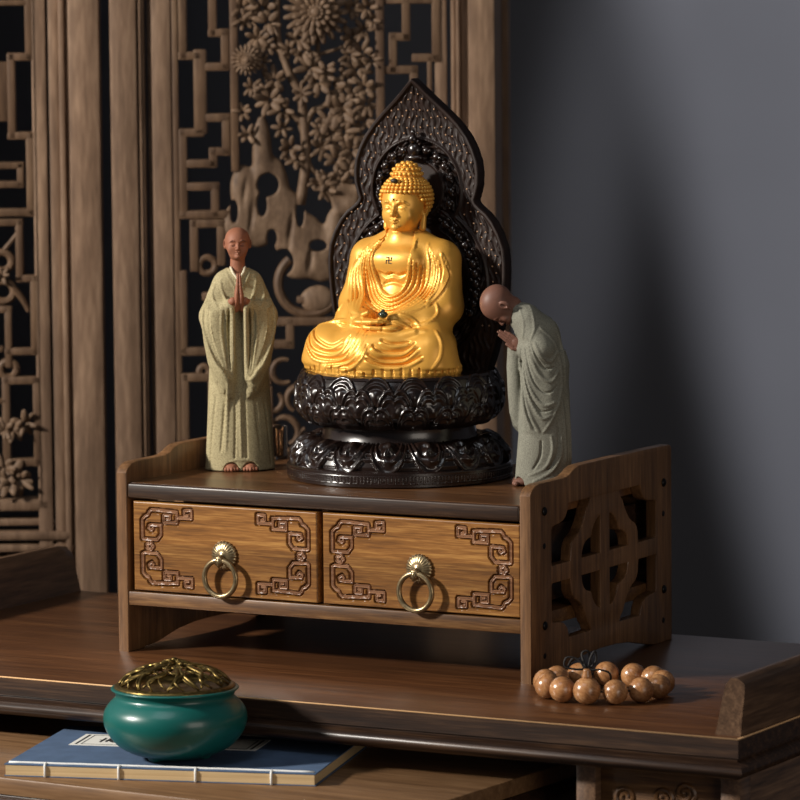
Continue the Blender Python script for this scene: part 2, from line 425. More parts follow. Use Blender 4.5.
# darker facing strip of the edge itself
bm=bmesh.new();sweep_profile(bm,path,[(.0002,-.0012),(.0012,-.002),(.0012,-.0178),(.0002,-.0185),(-.004,-.0185),(-.004,-.0012)]);dobj('edge_strip',bm,M['desk_dark'],angle=30)
def arm(x0,s,name):
    "upturned end: leans outward (s=+1 to the right)"
    sec=[(0,0),(.004,.018),(.0075,.036),(.0105,.046),(.0155,.0515),(.022,.0515),(.0285,.047),(.0285,.038),(.0262,.02),(.0245,0)]
    bm=bmesh.new();rings=[]
    ys=[(DY0+.010,1.,0),(DY0+.0115,1,.0),(.05,1.0,0),(DY1-.02,.97,0),(DY1-.004,.93,0),(DY1-.0005,.86,.002)]
    for y,k,ins in ys:
        rings.append([bm.verts.new((x0+s*(a if 1 else 0),y,b*k)) for a,b in sec])
    n=len(sec)
    for a,b in zip(rings,rings[1:]):
        for i in range(n):j=(i+1)%n;bm.faces.new((a[i],a[j],b[j],b[i]))
    bm.faces.new(rings[0]);bm.faces.new(rings[-1])
    return dobj(name,bm,M['desk_side'],angle=40)
arm(DX1-.0262,1,'upturned_end');arm(DX0+.0262-.004,-1,'upturned_end')
# pedestals, apron with carved scrolls
def scroll_pts(cx,cz,s,r=.011,turn=1.6,m=26,flip=1):
    out=[]
    for i in range(m):
        t=i/(m-1);a=t*turn*2*PI;q=r*(.18+.82*t)
        out.append((cx+s*q*math.cos(a),cz+flip*q*math.sin(a)))
    return out
for (xa,xb) in ((.585,.728),(-.28,-.225)):
    bm=bmesh.new();box(bm,xa+.012,xb,DY0+.045,DY1-.02,-.80,-.036,bev=.002);dobj('pedestal',bm,M['desk_side'],angle=30)
    for (x0,x1,y0,y1) in ((xa,xa+.02,DY0+.022,DY0+.045),(xb,xb+.02,DY0+.022,DY0+.045),(xb,xb+.02,DY1-.045,DY1-.02)):
        bm=bmesh.new();box(bm,x0,x1,y0,y1,-.80,-.036,bev=.002);dobj('corner_post',bm,M['desk_side'],angle=30)
    if xa<0:continue
    bm=bmesh.new();box(bm,xa+.02,xb,DY0+.033,DY0+.047,-.135,-.037,bev=.001)
    for k,(cx,cz,s,fl) in enumerate(((xa+.045,-.068,1,1),(xa+.082,-.066,-1,1),(xa+.104,-.060,-1,1),(xa+.06,-.1,1,-1),(xa+.095,-.1,-1,-1))):
        P=scroll_pts(cx,cz,s,.010,flip=fl);tube(bm,[(x,DY0+.033,z) for x,z in P],[.0022]*len(P),6)
    dobj('carved_apron',bm,M['cab'],angle=40)
# ------------------------------------------------------------------ lower table sliding under the desk
LT=-.06
lt=empty('low_table',(0.0,-.1,FLOORZ),math.radians(-3.2),'lower brown table pushed in under the altar desk, carrying the blue book','table')
def LO(v):return v
bm=bmesh.new();box(bm,-.165,.522,-.245,.26,LT-.016-FLOORZ,LT-FLOORZ,bev=.0015);o=bmobj('table_top',bm,M['low'],lt,angle=40)
bm=bmesh.new();sweep_profile(bm,[((-.165,.26,LT-FLOORZ),(-1,1)),((-.165,-.245,LT-FLOORZ),(-1,-1)),((.522,-.245,LT-FLOORZ),(1,-1)),((.522,.26,LT-FLOORZ),(1,1))],
   [(-.004,-.0165),(-.0005,-.0165),(.001,-.019),(.0055,-.0215),(.0075,-.026),(.0055,-.031),(0,-.0335),(-.02,-.035),(-.02,-.0165)]);bmobj('edge_moulding',bm,M['desk_dark'],lt,angle=50)
for x in (-.15,.47):
    for y in (-.21,.21):
        bm=bmesh.new();box(bm,x,x+.035,y,y+.035,0,LT-.03-FLOORZ,bev=.002);bmobj('leg',bm,M['desk_side'],lt)
bm=bmesh.new();box(bm,-.12,.47,-.20,-.188,LT-.085-FLOORZ,LT-.03-FLOORZ,bev=.001);box(bm,.484,.497,-.18,.21,LT-.085-FLOORZ,LT-.03-FLOORZ,bev=.001);bmobj('apron',bm,M['desk_side'],lt)
# ------------------------------------------------------------------ cabinet
W,D,T=.46,.306,.0117
cab=empty('altar_cabinet',(W/2,D/2,0),0,'two-drawer brown bamboo altar cabinet with fretwork sides standing on the desk','cabinet')
CO=Vector((-W/2,-D/2,0))
def cobj(name,bm,mat,parent=None,**k):
    o=bmobj(name,bm,mat,cab,loc=CO,**k);return o
def mm(l):return [(a*.001,b*.001) for a,b in l]
outline=[(0,0),(29,0),(34,1.5),(45,1.5),(58,3),(77,7),(96,10.5),(125,13),(153,13.5),(181,13),(210,10.5),(229,7),(248,3),(261,1),(268,0),(306,0),
         (306,192),(304.5,195),(301,196.5),(250,197),(110,197),(100,196.5),(92,194.5),(84,191),(76,188.6),(66,188),(20,188),(12,187),(6,184.5),(2,181),(0,178)]
cy_,cz_=157,98.5
quad=[(-10,8.5),(-10,45),(-13,44.5),(-18,42),(-23,38),(-27,33),(-29,28),(-31,26),(-35,25.5),(-41,23.5),(-46,20),(-49,15),(-50.5,8.5)]
corner=[(31,63.5),(34,64.5),(77,64.5),(78,63),(80,57),(84,52),(89,49),(95,47.5),(105,46.5),(112,45.5),(113.5,43),(113.5,10),(112,8.5),(74,8.5),(73,14),(72.5,20),(70,25),(66,29),(60,31.5),(54,35),(48,41),(43.5,47),(39,55),(34,59)]
holes=[]
for sx in (-1,1):
    for sz in (-1,1):
        holes.append([(cy_+sx*-a,cz_+sz*b) for a,b in quad])
        holes.append([(cy_+sx*a,cz_+sz*b) for a,b in corner])
polys=[mm(outline)]+[mm(h) for h in holes]
for k,x0 in enumerate((T/2,W-T/2)):
    o=plate('side_panel',polys,T,M['cab_side'],cab,bev=.0012,remap=lambda c,x0=x0:(c.z+x0,c.x,c.y));o.location=CO
    for (y,z,r) in ((28,161,4.3),(28,52,4.3),(287,160,4.3),(287,53,4.3),(28,128,3),(28,23,3),(286.5,129,3),(286,22,3)):
        bm=bmesh.new();sgn=-1 if k==0 else 1
        x=0 if k==0 else W
        n=16
        R=r*.001
        pr=[(R,0),(R,.0008),(R*.75,.0018),(R*.3,.0022)] if r>4 else [(R,0),(R*.8,.0004),(R*.3,.0003)]
        lathe(bm,pr,n);bmesh.ops.rotate(bm,matrix=Matrix.Rotation(sgn*PI/2,3,'Y'),verts=bm.verts[:])
        bmesh.ops.translate(bm,vec=(x,y*.001,z*.001),verts=bm.verts[:])
        b=bmobj('bolt' if r>4 else 'dowel',bm,M['bolt'],o,smooth=True)
bm=bmesh.new();box(bm,T,W-T,.0050,.300,.1535,.1685);cobj('top_board',bm,M['cab_top'],angle=40)
bm=bmesh.new();box(bm,T+.0006,W-T-.0006,.0004,.0054,.1535,.1683,bev=.0022,seg=3);cobj('front_edging',bm,M['desk_dark'],angle=40)
bm=bmesh.new();box(bm,T,W-T,.0012,.300,.0469,.0605,bev=.0012);cobj('bottom_board',bm,M['cab'],angle=40)
bm=bmesh.new();box(bm,.2275,.2345,.012,.292,.0605,.1535);cobj('divider',bm,M['cab'])
bm=bmesh.new();box(bm,T,W-T,.292,.300,.0605,.1535);cobj('back_panel',bm,M['cab'])
# fretwork carving of the drawer fronts (half of one side, units of the drawing)
A=[(96,331),(84,326),(84,190),(104,166),(126,156),(134,134),(150,118),(335,127),(335,202),(240,202),(240,152),(285,152),(285,178),(262,180)]
B=[(96,331),(190,328),(217,292),(217,226),(135,228),(128,250),(150,264),(160,250)]
Cc=[(335,166),(440,166),(440,108),(390,112),(390,146),(414,146)]
def seglist(w,h):
    u=.1585e-3;v=.1405e-3;S=[]
    def tr(p,mx,mz):
        x=(p[0]-20)*u;z=(378-p[1])*v
        z=h/2+z*mz;x=x if not mx else w-x
        return (x,z)
    for mx in (0,1):
        for mz in (1,-1):
            for L in (A,B,Cc):
                q=[tr(p,mx,mz) for p in L];S+=list(zip(q,q[1:]))
        # rosette
        cx,cz=tr((136,378),mx,1)
        for r in (.0030,):
            q=[(cx+r*1.1*(1+.25*math.cos(5*a))*math.cos(a),cz+r*(1+.25*math.cos(5*a))*math.sin(a)) for a in np.linspace(0,2*PI,31)];S+=list(zip(q,q[1:]))
    return S
def carved_front(name,w,h,mat,parent,loc):
    nx,nz=int(w/.00055),int(h/.00055)
    xs=np.linspace(0,w,nx);zs=np.linspace(0,h,nz)
    X,Z=np.meshgrid(xs,zs,indexing='ij');Dm=np.full(X.shape,1.)
    for (a,b) in seglist(w,h):
        dx,dz=b[0]-a[0],b[1]-a[1];L=dx*dx+dz*dz+1e-12
        t=np.clip(((X-a[0])*dx+(Z-a[1])*dz)/L,0,1)
        Dm=np.minimum(Dm,np.hypot(X-a[0]-t*dx,Z-a[1]-t*dz))
    d=Dm*1000
    groove=np.clip((3.2-d)/.4,0,1)                       # carved-out ground round the ribbon
    ridge=np.clip((1.75-d)/.45,0,1)                      # ribbon standing in it
    line=np.clip((.45-np.abs(d-0))/.3,0,1)               # line along the ribbon's middle
    dep=groove*.0032-ridge*.0029+line*ridge*.0007
    e=np.minimum(np.minimum(X,w-X),np.minimum(Z,h-Z))
    dep=dep+np.clip(1-e/.0012,0,1)**2*.0010
    P=np.stack([X,dep,Z],-1)
    ft=gridmesh(name,P)
    bm=bmesh.new();bm.from_mesh(ft)
    be=[q for q in bm.edges if q.is_boundary]
    g=bmesh.ops.extrude_edge_only(bm,edges=be)
    vs=[v for v in g['geom'] if isinstance(v,bmesh.types.BMVert)]
    for v in vs:v.co.y=.014
    bmesh.ops.contextual_create(bm,geom=[q for q in bm.edges if q.is_boundary])
    o=bmobj(name,bm,mat,parent,loc=loc,angle=50)
    o.data.materials.append(M['ribbon']);nv=nz-1
    dq=d[:-1,:-1];mi=np.zeros(len(o.data.polygons),np.int32);mi[:dq.size]=(dq.ravel()<1.9)
    o.data.polygons.foreach_set('material_index',mi);return o
def make_drawer(x0,x1,px,lab):
    w,z0,z1=x1-x0,.0622,.1505;h=z1-z0
    fr=carved_front('drawer',w,h,M['drawer'],cab,CO+Vector((x0,.0022,z0)))
    fr['label']=lab
    fx,fz=px+.0015-x0,.1025-z0
    bm=bmesh.new()   # drawer box behind the front
    box(bm,.010,.017,.014,.275,.004,h-.012);box(bm,w-.021,w-.014,.014,.275,.004,h-.012);box(bm,.017,w-.021,.268,.275,.004,h-.012);box(bm,.017,w-.021,.014,.268,.004,.009)
    bmobj('drawer_box',bm,M['desk_dark'],fr)
    # fluted round back plate
    bm=bmesh.new()
    prof=[(.0138,0),(.0142,.0012),(.0136,.0026),(.0115,.0040),(.0085,.0052),(.0058,.0060),(.0040,.0058),(.0030,.0066),(.0012,.0072)]
    lathe(bm,prof,96,rfun=lambda a,k:1+(.045 if 0<k<6 else 0)*math.cos(24*a))
    bmesh.ops.rotate(bm,matrix=Matrix.Rotation(PI/2,3,'X'),verts=bm.verts[:])
    bmobj('handle_plate',bm,M['bronze'],fr,smooth=True,loc=(fx,0,fz))
    # knuckle and ring
    bm=bmesh.new();tube(bm,[(0,-.002,0),(0,-.0085,-.0005),(0,-.0125,-.004),(0,-.0118,-.0085),(0,-.0075,-.0080),(0,-.006,-.003)],.0021,8)
    box(bm,-.0033,.0033,-.0130,-.0060,-.0075,-.000,bev=.0012)
    bmobj('handle_clasp',bm,M['bronze'],fr,smooth=True,loc=(fx,0,fz))
    bm=bmesh.new();R=.0178;tube(bm,[(R*math.cos(a),-.0095,-.0035-R+R*math.sin(a)) for a in np.linspace(0,2*PI,48,endpoint=False)],.0026,12,closed=True)
    bmobj('ring_pull',bm,M['bronze'],fr,smooth=True,loc=(fx,0,fz))
make_drawer(.0180,.2268,.1215,'left drawer with antique bronze ring')
make_drawer(.2335,.4475,.3385,'right drawer with antique bronze ring')
# ------------------------------------------------------------------ statue
TZ=.1685
st=empty('buddha_statue',(.2287,.1651,TZ),0,'gold seated Buddha statue on black lotus throne with pointed dark halo','statue')
# lotus throne
def interp(x,P):return np.interp(x,[p[0] for p in P],[p[1] for p in P])
def petal_rows(TH,H,rows):
    "relief in mm for petal rows; TH angle, H height(mm)"
    out=np.zeros_like(TH)
    for r in rows:
        n=r['n'];w=2*PI/n
        ph=(TH+r.get('ph',0)*w)%w-w/2           # -w/2..w/2
        a=ph/(w/2)*r.get('ov',1.0)              # -1..1
        b=(H-r['z0'])/(r['z1']-r['z0'])         # 0 base .. 1 tip
        # concentric arches; a double-lobed petal has two bumps and a cusp between them
        if r.get('lobe'):q=np.sqrt((np.maximum(np.abs(a)-.30,0)/.70)**2+(np.clip(b,0,9)/(1-.10*np.exp(-(a/.1)**2)))**2);q=np.where(b<0,9,q)
        else:q=np.sqrt(np.abs(a)**2.2+np.clip(b,0,9)**2);q=np.where(b<0,9,q)
        ins=(q<1)&(b>0)
        dome=r['h']*(1-.6*q**2)
        rim=1.5*np.exp(-((q-.93)/.05)**2)+1.1*np.exp(-((q-.70)/.05)**2)-1.0*np.exp(-((q-.82)/.05)**2)-.9*np.exp(-((q-.58)/.06)**2)
        boss=1.6*r.get('boss',1)*np.exp(-((a/.22)**2+((b-.30)/.18)**2))
        sw=0
        if r.get('swirl'):
            ang=np.arctan2((b-.42)*1.3,a);rad=np.hypot(a,(b-.42)*1.3)
            sw=1.7*np.cos(2*ang+rad*9)*np.exp(-(rad/.6)**4)
        v=np.where(ins,r['base']+dome+rim+boss+sw,-9)
        out=np.maximum(out,v)
    return out
def band(name,prof,rows,parent,nu=720,nv=110,extra=None):
    P=np.array(prof,float);L=np.r_[0,np.cumsum(np.hypot(*np.diff(P,axis=0).T))]
    s=np.linspace(0,L[-1],nv);r=np.interp(s,L,P[:,0]);z=np.interp(s,L,P[:,1])
    for _ in range(3):
        r[1:-1]=(r[:-2]+2*r[1:-1]+r[2:])/4;z[1:-1]=(z[:-2]+2*z[1:-1]+z[2:])/4
    nr=np.gradient(z);nz=-np.gradient(r);l=np.hypot(nr,nz);nr/=l;nz/=l
    th=np.linspace(0,2*PI,nu,endpoint=False);TH,Sx=np.meshgrid(th,np.arange(nv),indexing='ij')
    H=s[Sx]/L[-1]
    d=petal_rows(TH,H,rows) if rows else np.zeros_like(TH)
    if extra is not None:d=d+extra(TH,H)
    rr=r[Sx]+d*nr[Sx];zz=z[Sx]+d*nz[Sx]
    G=np.stack([rr*np.cos(TH),rr*np.sin(TH),zz],-1)*.001
    return meshobj(name,gridmesh(name,G,True),M['ebony'],parent,smooth=True)
ped=None
bm=bmesh.new()
lathe(bm,[(.1095,0),(.1118,.0015),(.1120,.0145),(.1105,.0160),(.103,.0175),(.098,.026),(.088,.033),(.0795,.0370),(.0765,.043),(.0755,.052),(.078,.0595),(.082,.061),(.088,.096),(.097,.1035),(.095,.106),(.0,.1065)],96,caps=False)
bmesh.ops.contextual_create(bm,geom=[e for e in bm.edges if e.is_boundary])
ped=bmobj('lotus_throne',bm,M['ebony'],st,angle=35)
def fret(TH,H):
    k=np.floor(TH/(2*PI)*96);u=(TH/(2*PI)*96)%1
    inb=(H>.18)&(H<.82);hh=(H-.18)/.64
    a=((np.abs(u-.5)>.36)|(np.abs(hh-.5)>.38)|((np.abs(u-.5)<.12)&(hh>.3)))
    return np.where(inb&a,.5,0.)
band('carved_band',[(111.6,1.8),(111.8,8),(111.6,14.4)],None,ped,nu=1440,nv=22,extra=fret)
band('lower_petals',[(106,16.3),(106.5,20),(104.5,26),(98.5,32.5),(90,36.5),(82,38)],[
   dict(n=16,z0=1.0,z1=.25,h=2.4,base=.1,ph=0,boss=0),
   dict(n=16,z0=.98,z1=-.10,h=4.0,base=.9,ph=.5,boss=1.0,swirl=1)],ped,nu=1100,nv=100)
band('upper_petals',[(78,59),(84,60),(93,64.5),(98,71),(100.5,82),(100,92),(97.5,99),(94.5,105),(88,106.5)],[
   dict(n=17,z0=.50,z1=.93,h=2.2,base=.4,ph=0,boss=1.2),
   dict(n=17,z0=.27,z1=.74,h=2.6,base=1.9,ph=.5,boss=1.3,lobe=1),
   dict(n=17,z0=.02,z1=.50,h=2.8,base=3.2,ph=0,boss=1.0,lobe=1)],ped,nu=1300,nv=130)
# halo: pointed leaf shape with two lower lobes
HW=[(96,78),(105,80),(118,85),(140,92),(160,97),(180,99.5),(200,101),(212,101),(226,99.5),(240,94),(252,87),(260,80),(266,72),(270,67.5),(273,66),(277,67.5),(288,70.5),(300,71),(312,69.5),(324,65),(336,58.5),(348,49),(358,39),(366,30),(374,21),(381,13.5),(387,7.5),(391,3),(393,.4)]
def halo():
    nz,nu=300,260
    z=np.linspace(96,393,nz);w=interp(z,HW)
    u=np.linspace(-1,1,nu)
    U,Zg=np.meshgrid(u,z,indexing='ij');Wg=np.broadcast_to(w,U.shape)
    X=U*Wg
    # distance to the outline (approx, by sampling)
    ol=np.array([(a,b) for b,a in HW]+[(-a,b) for b,a in HW]);
    seg=[((HW[i][1],HW[i][0]),(HW[i+1][1],HW[i+1][0])) for i in range(len(HW)-1)]
    E=np.full(X.shape,99.)
    for a,b in seg:
        dx,dz=b[0]-a[0],b[1]-a[1];L=dx*dx+dz*dz
        t=np.clip(((np.abs(X)-a[0])*dx+(Zg-a[1])*dz)/L,0,1);E=np.minimum(E,np.hypot(np.abs(X)-a[0]-t*dx,Zg-a[1]-t*dz))
    rel=np.zeros_like(X)
    rel+=2.6*np.clip((5.2-E)/1.5,0,1)*np.clip(E/1.2,0,1)**.5      # raised rim
    d1=np.hypot(X,(Zg-283));d2=np.hypot(X,(Zg-190))
    up=d1-50;lo=d2-79
    both=np.minimum(up,lo)
    ring=np.exp(-(both/1.6)**2)*2.4
    rel+=ring
    inside=both<-1.5
    # flames: wavy ribs climbing outward
    out=(both>3)&(E>6)
    cz=np.where(Zg>262,283,190)
    ang=np.arctan2(Zg-cz,X);rad=np.hypot(X,Zg-cz)
    fl=np.cos(X*.95+.5*np.sign(X)*Zg*.22+1.6*np.sin(Zg*.26+X*.05))
    rel+=np.where(out,1.15*np.clip(fl,-.3,1)*(.6+.4*np.sin(Zg*.42+np.floor(X/7.)*2.1)),0)
    # ornaments inside: scrollwork band then a plain disc
    orn=inside&(both>-19)
    sc=1.7*np.sin(ang*26+np.sin(rad*.55)*2.2)*np.cos(rad*.62)+1.1*np.cos(ang*13)
    rel+=np.where(orn,sc,0)
    rel+=np.where(inside,-1.2,0)
    rel+=2.0*np.exp(-((both+21)/1.3)**2)
    # the plate itself is gently cupped and its tip bends forward
    base=-np.clip((Zg-330)/63,0,1)**2*9-3.0*(np.abs(X)/100)**2
    yf=base-rel
    G=np.stack([X,yf,Zg],-1)*.001
    me=gridmesh('halo',G)
    bm=bmesh.new();bm.from_mesh(me)
    be=[q for q in bm.edges if q.is_boundary];vs0={v for q in be for v in q.verts}
    g=bmesh.ops.extrude_edge_only(bm,edges=be)
    vs=[v for v in g['geom'] if isinstance(v,bmesh.types.BMVert)]
    for v in vs:v.co.y+=.011;
    g=bmesh.ops.extrude_edge_only(bm,edges=[q for q in bm.edges if q.is_boundary])
    for v in [v for v in g['geom'] if isinstance(v,bmesh.types.BMVert)]:
        v.co.y+=.002;v.co.x*=.97;v.co.z=.24+(v.co.z-.24)*.985
    bmesh.ops.holes_fill(bm,edges=[q for q in bm.edges if q.is_boundary],sides=0)
    bmesh.ops.remove_doubles(bm,verts=bm.verts[:],dist=1e-6)
    h=bmobj('halo',bm,M['halo'],st,loc=(.001,.039,0),angle=60)
    h['label']='dark carved flame halo behind the gold figure'
    # small raised dots at the flame tips
    bm=bmesh.new();rng=random.Random(3)
    for zi in np.arange(150,380,8.5):
        for xi in np.arange(-98,99,8.):
            x=xi+(4 if int(zi/8.5)%2 else 0)+rng.uniform(-.8,.8);zz=zi+rng.uniform(-2,2)
            ww=interp(zz,HW)
            if abs(x)>ww-7:continue
            if min(math.hypot(x,zz-283)-50,math.hypot(x,zz-190)-79)<5:continue
            yy=-np.clip((zz-330)/63,0,1)**2*9-3.0*(abs(x)/100)**2-1.3
            ball(bm,(x*.001,(yy-.6)*.001,zz*.001),.00095,sub=1)
    bmobj('flame_dots',bm,M['stud'],h,smooth=True)
    bm=bmesh.new()   # bosses round the inner border and a crowning figure
    for k in range(13):
        a=math.radians(-20+k*220/12)
        if abs(math.degrees(a)-90)<8:continue
        c=(40.5*math.cos(a)*.001,-.004,(283+40.5*math.sin(a))*.001)
        ball(bm,c,(.0042,.0035,.0042),sub=2);ball(bm,(c[0]+.004*math.cos(a+.9),c[1],c[2]+.004*math.sin(a+.9)),.0024,sub=1);ball(bm,(c[0]+.004*math.cos(a-1.2),c[1],c[2]+.004*math.sin(a-1.2)),.0022,sub=1)
    for k in range(11):
        for s in (-1,1):
            a=math.radians(-25+k*8.5)
            c=(s*68*math.cos(a)*.001,-.0055,(190+68*math.sin(a))*.001)
            ball(bm,c,(.0045,.0035,.005),sub=2);ball(bm,(c[0]-s*.005,c[1],c[2]+.004),.0026,sub=1);ball(bm,(c[0]+s*.004,c[1],c[2]+.005),.0024,sub=1)
    ball(bm,(0,-.006,.322),(.0075,.005,.008));ball(bm,(0,-.008,.333),(.0045,.0045,.0055));ball(bm,(0,-.008,.3395),(.0026,.0026,.0035));ball(bm,(0,-.006,.3145),(.011,.005,.0035))
    bmobj('halo_figures',bm,M['ebony'],h,smooth=True)
halo()
# ------------------------------------------------------------------ gold seated figure
def face(v,cx,cy,cz,s=1.0,eyes='closed',k=1.2):
    "carve a face looking to -y; centre of head at c, s scales (head half-width about 20)"
    def e(c,r,kk=k,sub=False,**a):v.ell((cx+c[0]*s,cy+c[1]*s,cz+c[2]*s),tuple(x*s for x in r),kk*s,sub,**a)
    def ch(pts,rs,kk=k,sub=False):v.chain([(cx+p[0]*s,cy+p[1]*s,cz+p[2]*s) for p in pts],[r*s for r in rs],kk*s,sub)
    for q in (-1,1):
        e((q*8.2,-22.0,-.3),(6.2,4,4.2),2.4,True)                         # socket
        e((q*8.0,-16.7,-1.2),(4.9,3.0,3.0),1.0)                             # lid ball
        ch([(q*3.6,-18.4,-2.2),(q*6,-20.2,-3.0),(q*9,-19.8,-3.0),(q*12.2,-17.2,-1.8)],[.3,.5,.5,.3],.4,True)   # slit
        ch([(q*3.2,-19.9,3.2),(q*6.5,-20.4,5.6),(q*10.5,-18.9,5.4),(q*14,-15.4,2.6)],[.5,.6,.5,.3],2.0)         # brow
        e((q*10.5,-13.6,-9),(6,4,6.5),5)                               # cheek
        e((q*2.6,-21.6,-8.6),(1.9,2.0,1.5),.9)                             # nostril wing
    ch([(0,-18.8,4.5),(0,-20.8,-1),(0,-24.2,-7.2)],[1.9,1.7,2.3],1.4)
    e((0,-24.0,-7.6),(2.2,1.9,1.8),.8)
    ch([(-4.8,-19.0,-12.6),(-2,-21.2,-13.0),(0,-21.5,-13.6),(2,-21.2,-13.0),(4.8,-19.0,-12.6)],[.4,.9,.9,.9,.4],.9)
    ch([(-3.8,-19.4,-15.6),(0,-21.2,-16.0),(3.8,-19.4,-15.6)],[.5,1.1,.5],1.0)
    ch([(-5.6,-18.9,-13.4),(0,-22.2,-14.7),(5.6,-18.9,-13.4)],[.3,.45,.3],.2,True)
    e((0,-18.2,-21),(5.2,4,3.6),2.5)                                       # chin
def gold_figure():
    v=Vol((-96,-82,-4),(96,48,150),.8);v.mg=5
    tx,ty=4,4
    # trunk
    v.ell((tx,ty+9,80),(39,23,62));v.ell((tx,ty+2,104),(36,22,28),8);v.ell((tx,ty-2,62),(32,23,28),10);v.ell((0,10,24),(56,34,28),14)
    for s in (-1,1):
        v.cone((tx+s*12,ty+8,124),(tx+s*38,ty+9,112),13,16,10)
        v.cone((tx+s*42,ty+8,109),(tx+s*48,ty,66),16,16,8)
        v.cone((tx*.7+s*48,ty-2,64),(s*20,-36,50),16,10.5,9)
        v.ell((tx*.6+s*43,-12,47),(16,18,16),9)
        v.ell((tx+s*12,ty-14.5,110),(15,7,10),8)          # chest muscle
        v.cone((s*26,4,26),((53 if s>0 else -57),-26,23),26,23,12)
    v.cone((53,-30,22),(4,-54,18),19,14,10)
    v.cone((-62,-30,22),(2,-58,16),19,13,10)
    v.ell((-2.5,-22,6),(81,46,8.5),7);v.ell((-56,-26,13),(30,28,15),7);v.ell((47,-26,13),(29,28,15),7)
    v.ell((0,-38,34),(36,24,12),9)
    v.cone((tx,ty+4,118),(tx*.9,ty+3,146),14,12.5,6)
    for z in (136,130.5):v.chain([(tx+12.3*math.cos(a),ty+4+12.3*math.sin(a),z-1.5*math.cos(a*2)) for a in np.linspace(PI,2*PI,9)],1.0,1.6)
    v.folds([[(tx-15,98),(tx-7,95),(tx,97),(tx+7,95),(tx+15,98)]],.9,2.5,True)
    v.folds([[(tx-11,86),(tx,89),(tx+11,86)]],.8,2.5,True)
    # robe shell with open front
    X=v.ax[0][:,None,None];Y=v.ax[1][None,:,None];Z=v.ax[2][None,None,:]
    L_=np.interp(v.ax[2],[70,76,82,94,111,127,139,150],[4,2,-8,-15,-17.5,-15,-8,-4])
    R_=np.interp(v.ax[2],[70,76,82,97,115,132,140,150],[4,6,15,21.5,25,22,19,17])
    op=np.maximum(np.maximum(L_[None,None,:]-X,X-R_[None,None,:]),np.maximum(Y-4,76-Z)).astype(np.float32)
    nk=(np.sqrt((X-tx)**2+(Y-ty-4)**2)-17+0*Z).astype(np.float32);nk=np.where(Z>124,nk,9).astype(np.float32)
    shell=np.maximum(v.F-2.0,-op);shell=np.maximum(shell,-nk)
    h=np.maximum(1.0-np.abs(v.F-shell),0)/1.0
    v.F=(np.minimum(v.F,shell)-h*h*1.0/4).astype(np.float32)
    # robe edge, then the cloth hanging in widening U folds under it
    def U(i,r,k,sub=False):
        q=i*4.6
        v.folds([[(-8-q*.25,136-q*.4),(-15-q*.75,126-q*.5),(-18-q*.8,111-q),(-16-q*.75,94-q),(-9-q*.45,80-q*.85),(3,74.5-q*.9),(15+q*.4,80-q*.8),(22+q*.7,95-q),(26+q*.7,113-q*.7)]+([(25,131)] if i==0 else [])],r,k,sub,n=40)
    for i in range(5):U(i,1.35-.06*i,1.6)
    for i in range(5):U(i+.5,1.0,1.1,True)
    # sleeve pleats
    for i in range(4):
        q=i*4.8
        v.folds([[(-28-q*.8,124-q*.9),(-35-q*.7,106-q*.6),(-34-q*.65,88-q*.5),(-27-q*.6,72-q*.4),(-20-q*.5,60)]],1.5,1.9,n=26)
        v.folds([[(-30.4-q*.8,121-q*.9),(-37.4-q*.7,105-q*.6),(-36.4-q*.65,88-q*.5),(-29.4-q*.6,73-q*.4)]],1.1,1.2,True,n=26)
    for i in range(5):
        q=i*4.6
        v.folds([[(37+q*.75,127-q*.9),(42+q*.6,108-q*.4),(40+q*.65,90-q*.3),(33+q*.7,74-q*.3),(24+q*.6,62)]],1.2,1.7,n=26)
        v.folds([[(39.3+q*.75,123-q*.9),(44.3+q*.6,107-q*.4),(42.3+q*.65,90-q*.3),(35.3+q*.7,75-q*.3)]],1.05,1.2,True,n=26)
    for i in range(3):
        q=i*4.4
        v.folds([[(53+q*.5,118-q),(57+q*.4,100-q*.6),(54+q*.3,84-q*.5),(46+q*.2,72-q*.6)]],1.3,1.8,n=26);v.folds([[(55+q*.5,115-q),(59+q*.4,100-q*.6),(56+q*.3,85-q*.5),(48.5+q*.2,73-q*.6)]],.9,1.2,True,n=26)
    # sleeve mouths
    v.folds([[(-50,66),(-55,57),(-50,49),(-38,46),(-26,48)],[(-44,70),(-34,62),(-26,55)]],1.3,1.5)
    v.folds([[(54,70),(58,60),(53,52),(42,49),(30,50)],[(26,60),(36,56),(46,48)],[(22,54),(31,50),(40,43)]],1.3,1.5)
    # lap and leg folds
    LF=[[(-71,40),(-61,30),(-43,24.5),(-27,32)],[(-75,36),(-66,23),(-46,18),(-29,22),(-19,36)],[(-77,28),(-62,14),(-39,12),(-22,17),(-12,32),(-10,41)],[(-44,7),(-24,10),(-10,17),(-3,32),(-1,42)],[(-26,5),(-12,8),(0,17),(4,28)],
        [(10,28),(19,22),(39,22),(49,30)],[(7,20),(19,14),(39,15),(54,25.5)],[(6,15),(22,9),(43,10),(58,18)],[(17,33),(29,29),(43,31)]]
    v.folds(LF,1.5,2.0,n=30)
    v.folds([[(x,z+2.9) for x,z in c] for c in LF],1.2,1.4,True,n=30)
    v.folds([[(-70,45),(-50,50),(-30,51),(-12,48)],[(64,44),(72,34),(73,20),(68,9)]],1.3,2)
    v.cone((0,-54,32),(44,-43,42),6,5,3)
    v.ell((50,-40,43),(7,4,3.2),2)
    v.cyl([(-2,-2.5,-22,82,47),(7,-2.5,-22,82,47),(9.5,-2.5,-22,80,45)],1.5)
    for i in range(26):
        a=PI*(1.02+.96*i/25);x=-2.5+83*math.cos(a);y=-22+48*math.sin(a);v.cone((x,y,-3),(x,y,7+1.5*(i%2)),1.7,.9,1.5,True)
